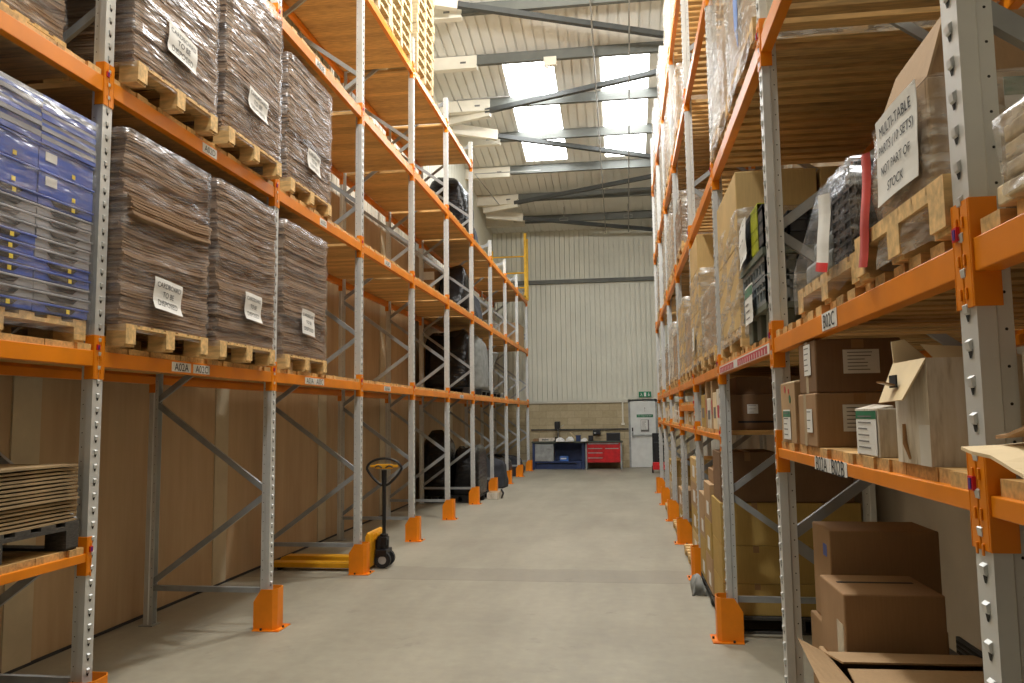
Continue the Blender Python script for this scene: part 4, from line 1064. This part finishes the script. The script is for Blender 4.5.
far = [
    (1, 2, .05, .95, [(.0, .02, 0, .95, .9, .55)], .62, 'cardtan', 'low film-wrapped carton load on the second level, fifth right bay'),
    (1, 2, 1.08, .95, [(.0, .02, 0, .95, .9, .4), (0, .02, .402, .95, .9, .8)], .85, 'cardyellow', 'two-box film-wrapped load on the second level, fifth right bay'),
    (1, 3, .05, .95, [(.0, .02, 0, .95, .9, .3), (0, .02, .302, .95, .9, .55)], .62, 'cardtan', 'film-wrapped carton load on the second level, sixth right bay, nearer half'),
    (1, 3, 1.08, .95, [(.0, .02, 0, .95, .9, .7)], .8, 'cardwhite', 'whitish film-wrapped load on the second level, sixth right bay, farther half'),
    (1, 4, .05, 1.0, [(.0, .02, 0, .95, .95, .5)], .6, 'cardtan', 'film-wrapped load on the second level, seventh right bay'),
    (1, 5, .4, 1.0, [(.0, .02, 0, .95, .95, .45)], .55, 'cardwhite', 'whitish film-wrapped load at the far end of the second level, right rack'),
    (2, 2, 1.0, 1.0, [(.0, .02, 0, .95, .95, .5, 'carddark')], .6, 'carddark', 'dark brown film-wrapped load on the third level, fifth right bay'),
    (2, 3, .05, .95, [(.02, .02, 0, .95, .9, .4), (.02, .02, .402, .95, .9, .75)], .95, 'cardtan', 'two-box film-wrapped load on the third level, sixth right bay'),
    (2, 3, 1.08, .95, [(.02, .02, 0, .95, .9, .8)], .9, 'cardwhite', 'white film-wrapped load on the third level, sixth right bay'),
    (2, 4, .05, 1.0, [(.02, .02, 0, .95, .95, .45), (.02, .02, .452, .95, .95, .9)], 1.0, 'cardwhite', 'white film-wrapped load on the third level, seventh right bay'),
    (2, 5, .3, 1.0, [(.02, .02, 0, .95, .95, .7)], .85, 'cardtan', 'tan film-wrapped load at the far end of the third level, right rack'),
    (3, 2, 1.0, 1.0, [(.02, .02, 0, .95, .95, .6)], .7, 'cardtan', 'tan film-wrapped load on the fourth level, fifth right bay'),
    (3, 3, .05, .95, [(.02, .02, 0, .95, .9, .5), (.02, .02, .502, .95, .9, .9)], 1.0, 'cardwhite', 'white film-wrapped load on the fourth level, sixth right bay, nearer half'),
    (3, 3, 1.08, .95, [(.02, .02, 0, .95, .9, .85)], 1.0, 'cardtan', 'tan film-wrapped load on the fourth level, sixth right bay, farther half'),
    (3, 4, .05, 1.0, [(.02, .02, 0, .95, .95, 1.0)], 1.1, 'cardwhite', 'tall white film-wrapped load on the fourth level, seventh right bay'),
    (3, 5, .3, 1.0, [(.02, .02, 0, .95, .95, .9)], 1.05, 'cardwhite', 'white film-wrapped load at the far end of the fourth level, right rack'),
    (4, 3, .05, .95, [(.02, .02, 0, .95, .9, .8)], .9, 'cardwhite', 'white film-wrapped load on the top level, sixth right bay'),
    (4, 4, .05, 1.0, [(.02, .02, 0, .95, .95, .9)], 1.05, 'cardtan', 'tan film-wrapped load on the top level, seventh right bay'),
    (4, 5, .3, 1.0, [(.02, .02, 0, .95, .95, .9)], 1.05, 'cardwhite', 'white film-wrapped load at the far end of the top level, right rack'),
]
for lv, b, dy, W, bxs, wh, m, lab in far:
    wrapped_boxes(lab, .72, K(b) + .06 + dy, R_TOP[lv] + BT, W, 1.0, bxs, wh + .13, 90 + int(dy * 10) + b + lv * 7, m)
# R2 second bay: bright film over mixed cartons and a blue sheet
t = wrapped_boxes('bright film-wrapped mixed cartons with a blue sheet, high in the second right bay', .70, 4.02, E2, 1.0, 1.0, [(.02, .02, 0, .5, .5, .4, 'cardtan'), (.02, .52, 0, .5, .98, .55, 'card'), (.02, .1, .42, .5, .5, .8, 'cardtan'), (.52, .02, 0, .98, .98, .5, 'card')], 1.2, 121, 'cardtan', bot=.0)
MB().prism([(.42, .75), (.62, .75), (.58, .35), (.48, .2)], 'x', -.004, .0).build('blue_sheet', 'bluesheet', t)
wrapped_boxes('bright cloudy film-wrapped load high in the second right bay, farther half', .70, 5.05, E2, .98, 1.0, [(.02, .02, 0, .98, .5, .6, 'cardtan'), (.02, .5, 0, .98, .95, .45, 'cardwhite')], 1.15, 122, 'cardtan', bot=.0)
# R0 third bay: dark box, files, and boxes below
t = carton('large dark brown box with a small label, on the lowest deck beyond the walkway bay', .80, 6.25, z1, 1.5, 6.85, z1 + .27, 'carddark'); paper(t, 'small_label', (.17, -.003, .16), 'N', .08, .07, rules=3, curl=.0003, ink='greyink', thick=.0006); MB().box(.06, -.0012, .055, .32, -.0004, .07).build('printed_line', 'ink', t)
carton('flat dark box on top of the large dark brown box', .86, 6.3, z1 + .272, 1.4, 6.8, z1 + .41, 'carddark')
for i, (y, w, h, m, lab) in enumerate([(6.28, .2, .32, 'cardwhite', 'white film-faced file box next to the upright, lowest right level'), (6.5, .25, .3, 'cream', 'cream file box second from the third upright, lowest right level'), (6.77, .12, .4, 'cardtan', 'tall tan board upright among the file boxes'), (6.92, .3, .26, 'cardwhite', 'white file box beyond the tall tan board'), (7.25, .1, .42, 'cardtan', 'tall tan board at the end of the file boxes'), (7.4, .35, .3, 'cardochre', 'ochre file box at the end of the lowest deck, third bay')]):
    t = carton(lab, .73, y, z1, .80 if i < 4 else 1.05, y + w, z1 + h, m, seam=False)
    MB().box(-.0012, w * .2, h * .3, -.0004, w * .8, h * .6).build('side_print', 'greyink' if i % 2 else 'redstripe', t)
rr = random.Random(44)
for b in (2, 3, 4):
    y = K(b) + .12; i = 0
    while y < K(b + 1) - .4:
        w = rr.uniform(.25, .4); h = rr.uniform(.12, .19) if b == 2 else rr.uniform(.14, .28)
        t = carton('%s small %s box on the lowest deck of the %s right bay' % (ORD[i], rr.choice(['mixed-print', 'plain']), ORD[b + 2]), .74, y, z1, 1.2, y + w, z1 + h, rr.choice(['cardwhite', 'card', 'cream', 'cardochre', 'cardtan'])); MB().box(-.0012, w * .25, h * .3, -.0004, w * .7, h * .7).build('side_label', 'white', t)
        y += w + .03; i += 1
# floor of third bay: ochre boxes on a pallet
FY = 6.32
t = thing('floor_pallet', 'timber pallet on the floor under the ochre boxes, beyond the walkway bay', 'pallet', (.70, FY - .04, 0)); pallet_mb(1.75, 1.06, .12).build('pallet_boards', 'greytimber', t, (0, 1.75, 0), PI)
for (x0, y0, zz, x1, y1, z2, m, lab) in [
    (.71, 0, .122, 1.22, .62, .355, 'cardochre', 'ochre box lowest at the camera end of the pallet'), (1.23, 0, .122, 1.74, .62, .355, 'cardochre', 'ochre box lowest by the wall on the pallet'),
    (.71, 0, .357, 1.22, .62, .638, 'cardochre', 'ochre box in the middle row at the camera end'), (1.23, 0, .357, 1.74, .62, .638, 'cardochre', 'ochre box in the middle row by the wall'),
    (.71, 0, .640, 1.22, .62, .960, 'cardochre', 'ochre box in the top row at the camera end'), (1.23, 0, .640, 1.74, .62, .960, 'cardochre', 'ochre box in the top row by the wall'),
    (.70, .64, .122, 1.3, 1.15, .42, 'cardtan', 'pale tan box lowest on the aisle side, behind the ochre boxes'), (.70, .64, .422, 1.3, 1.15, .72, 'cardochre', 'ochre box second up on the aisle side, behind the front row'), (.70, .64, .722, 1.3, 1.15, 1.04, 'cardtan', 'pale tan box topmost on the aisle side'),
    (.70, 1.17, .122, 1.3, 1.68, .5, 'cardochre', 'ochre box lowest at the far end of the pallet'), (.70, 1.17, .502, 1.3, 1.68, .9, 'cardtan', 'pale tan box topmost at the far end of the pallet')]:
    t = carton(lab, x0, FY + y0, zz, x1, FY + y1, z2, m)
    if x0 < .72 and y0 > .5: MB().box(-.0012, .12, .05, -.0004, .3, .16).build('side_label', 'white', t)
carton('dark brown box topmost on the ochre boxes', .72, FY + .02, .962, 1.14, FY + .5, 1.345, 'carddark'); carton('smaller dark brown box by the wall on the ochre boxes', 1.16, FY + .02, .962, 1.7, FY + .55, 1.30, 'carddark')
carton('flat brown box lying across the ochre boxes behind the dark one', .74, FY + .64, 1.042, 1.3, FY + 1.1, 1.16, 'card')
for b, lab0 in ((2, 'fifth'), (3, 'sixth'), (4, 'seventh')):
    t = thing('floor_pallet', 'timber pallet on the floor of the %s right bay' % lab0, 'pallet', (.66, K(b) + .18, 0)); pallet_mb(1.2, 1.0, .12).build('pallet_boards', 'pine', t, (0, 1.2, 0), PI)
    hh = [1.0, .5, .8][b - 2]; z = .122; i = 0
    while z < hh:
        t = carton('%s box up from the pallet on the floor of the %s right bay' % (ORD[i], lab0), .72, K(b) + .2, z, 1.4, K(b) + .9, z + .26, ['cardochre', 'cardtan', 'cardyellow'][(i + b) % 3]); MB().box(-.0012, .15, .06, -.0004, .4, .18).build('side_label', 'white', t); z += .262; i += 1
t = thing('crumpled_film', 'crumpled white film on the floor beside the third right pallet', 'film', (.60, 7.5, 0)); lumpy(.4, .12, .15, 130, .5, .12, 5).build('film_heap', 'greysack', t, (.10, 0, 0), smooth=True)

# ------------------------------------------------------------------ lights
def area(name, loc, size, power, col=(1, .93, .82), rot=(0, 0, 0), sy=None):
    l = bpy.data.lights.new(name, 'AREA'); l.energy = power; l.color = col; l.size = size
    if sy: l.shape = 'RECTANGLE'; l.size_y = sy
    o = bpy.data.objects.new(name, l); o.location = loc; o.rotation_euler = rot; COL.objects.link(o); return o
def lamp(loc, power, col=(1, .985, .955), r=.22):
    l = bpy.data.lights.new('high_bay_lamp', 'POINT'); l.energy = power; l.color = col; l.shadow_soft_size = r
    o = bpy.data.objects.new('high_bay_lamp', l); o.location = loc; COL.objects.link(o)
for x, y, p in ((-1.0, 3.4, 960), (-.6, 10.2, 860)): lamp((x, y, 8.4), p)
w = bpy.data.worlds.new('warehouse_ambient'); sc.world = w; w.use_nodes = True
w.node_tree.nodes['Background'].inputs[0].default_value = (1.0, .97, .92, 1); w.node_tree.nodes['Background'].inputs[1].default_value = .10

# ------------------------------------------------------------------ camera
PIT, YAW, ROL, FOC, HC = .0926, -.1389, .0125, 791.99, 1.6503
cy, sy, cp, sp, cr, sr = math.cos(YAW), math.sin(YAW), math.cos(PIT), math.sin(PIT), math.cos(ROL), math.sin(ROL)
r0 = Vector((cy, -sy, 0)); fw = Vector((cp * sy, cp * cy, sp)); u0 = Vector((-sp * sy, -sp * cy, cp))
rv = r0 * cr - u0 * sr; uv = r0 * sr + u0 * cr
cam = bpy.data.cameras.new('camera'); co = bpy.data.objects.new('camera', cam); COL.objects.link(co)
mat4 = Matrix((rv, uv, -fw)).transposed().to_4x4(); mat4.translation = (0, 0, HC); co.matrix_world = mat4
cam.sensor_width = 36; cam.lens = FOC * 36 / 1024; cam.clip_start = .05; cam.clip_end = 200
sc.camera = co
sc.view_settings.view_transform = 'Standard'; sc.view_settings.look = 'None'; sc.view_settings.gamma = 1; sc.view_settings.exposure = 0.0
sc.view_settings.use_curve_mapping = False
sc.cycles.use_denoising = True
sc.cycles.max_bounces = 8; sc.cycles.transparent_max_bounces = 12
sc.cycles.sample_clamp_indirect = 6
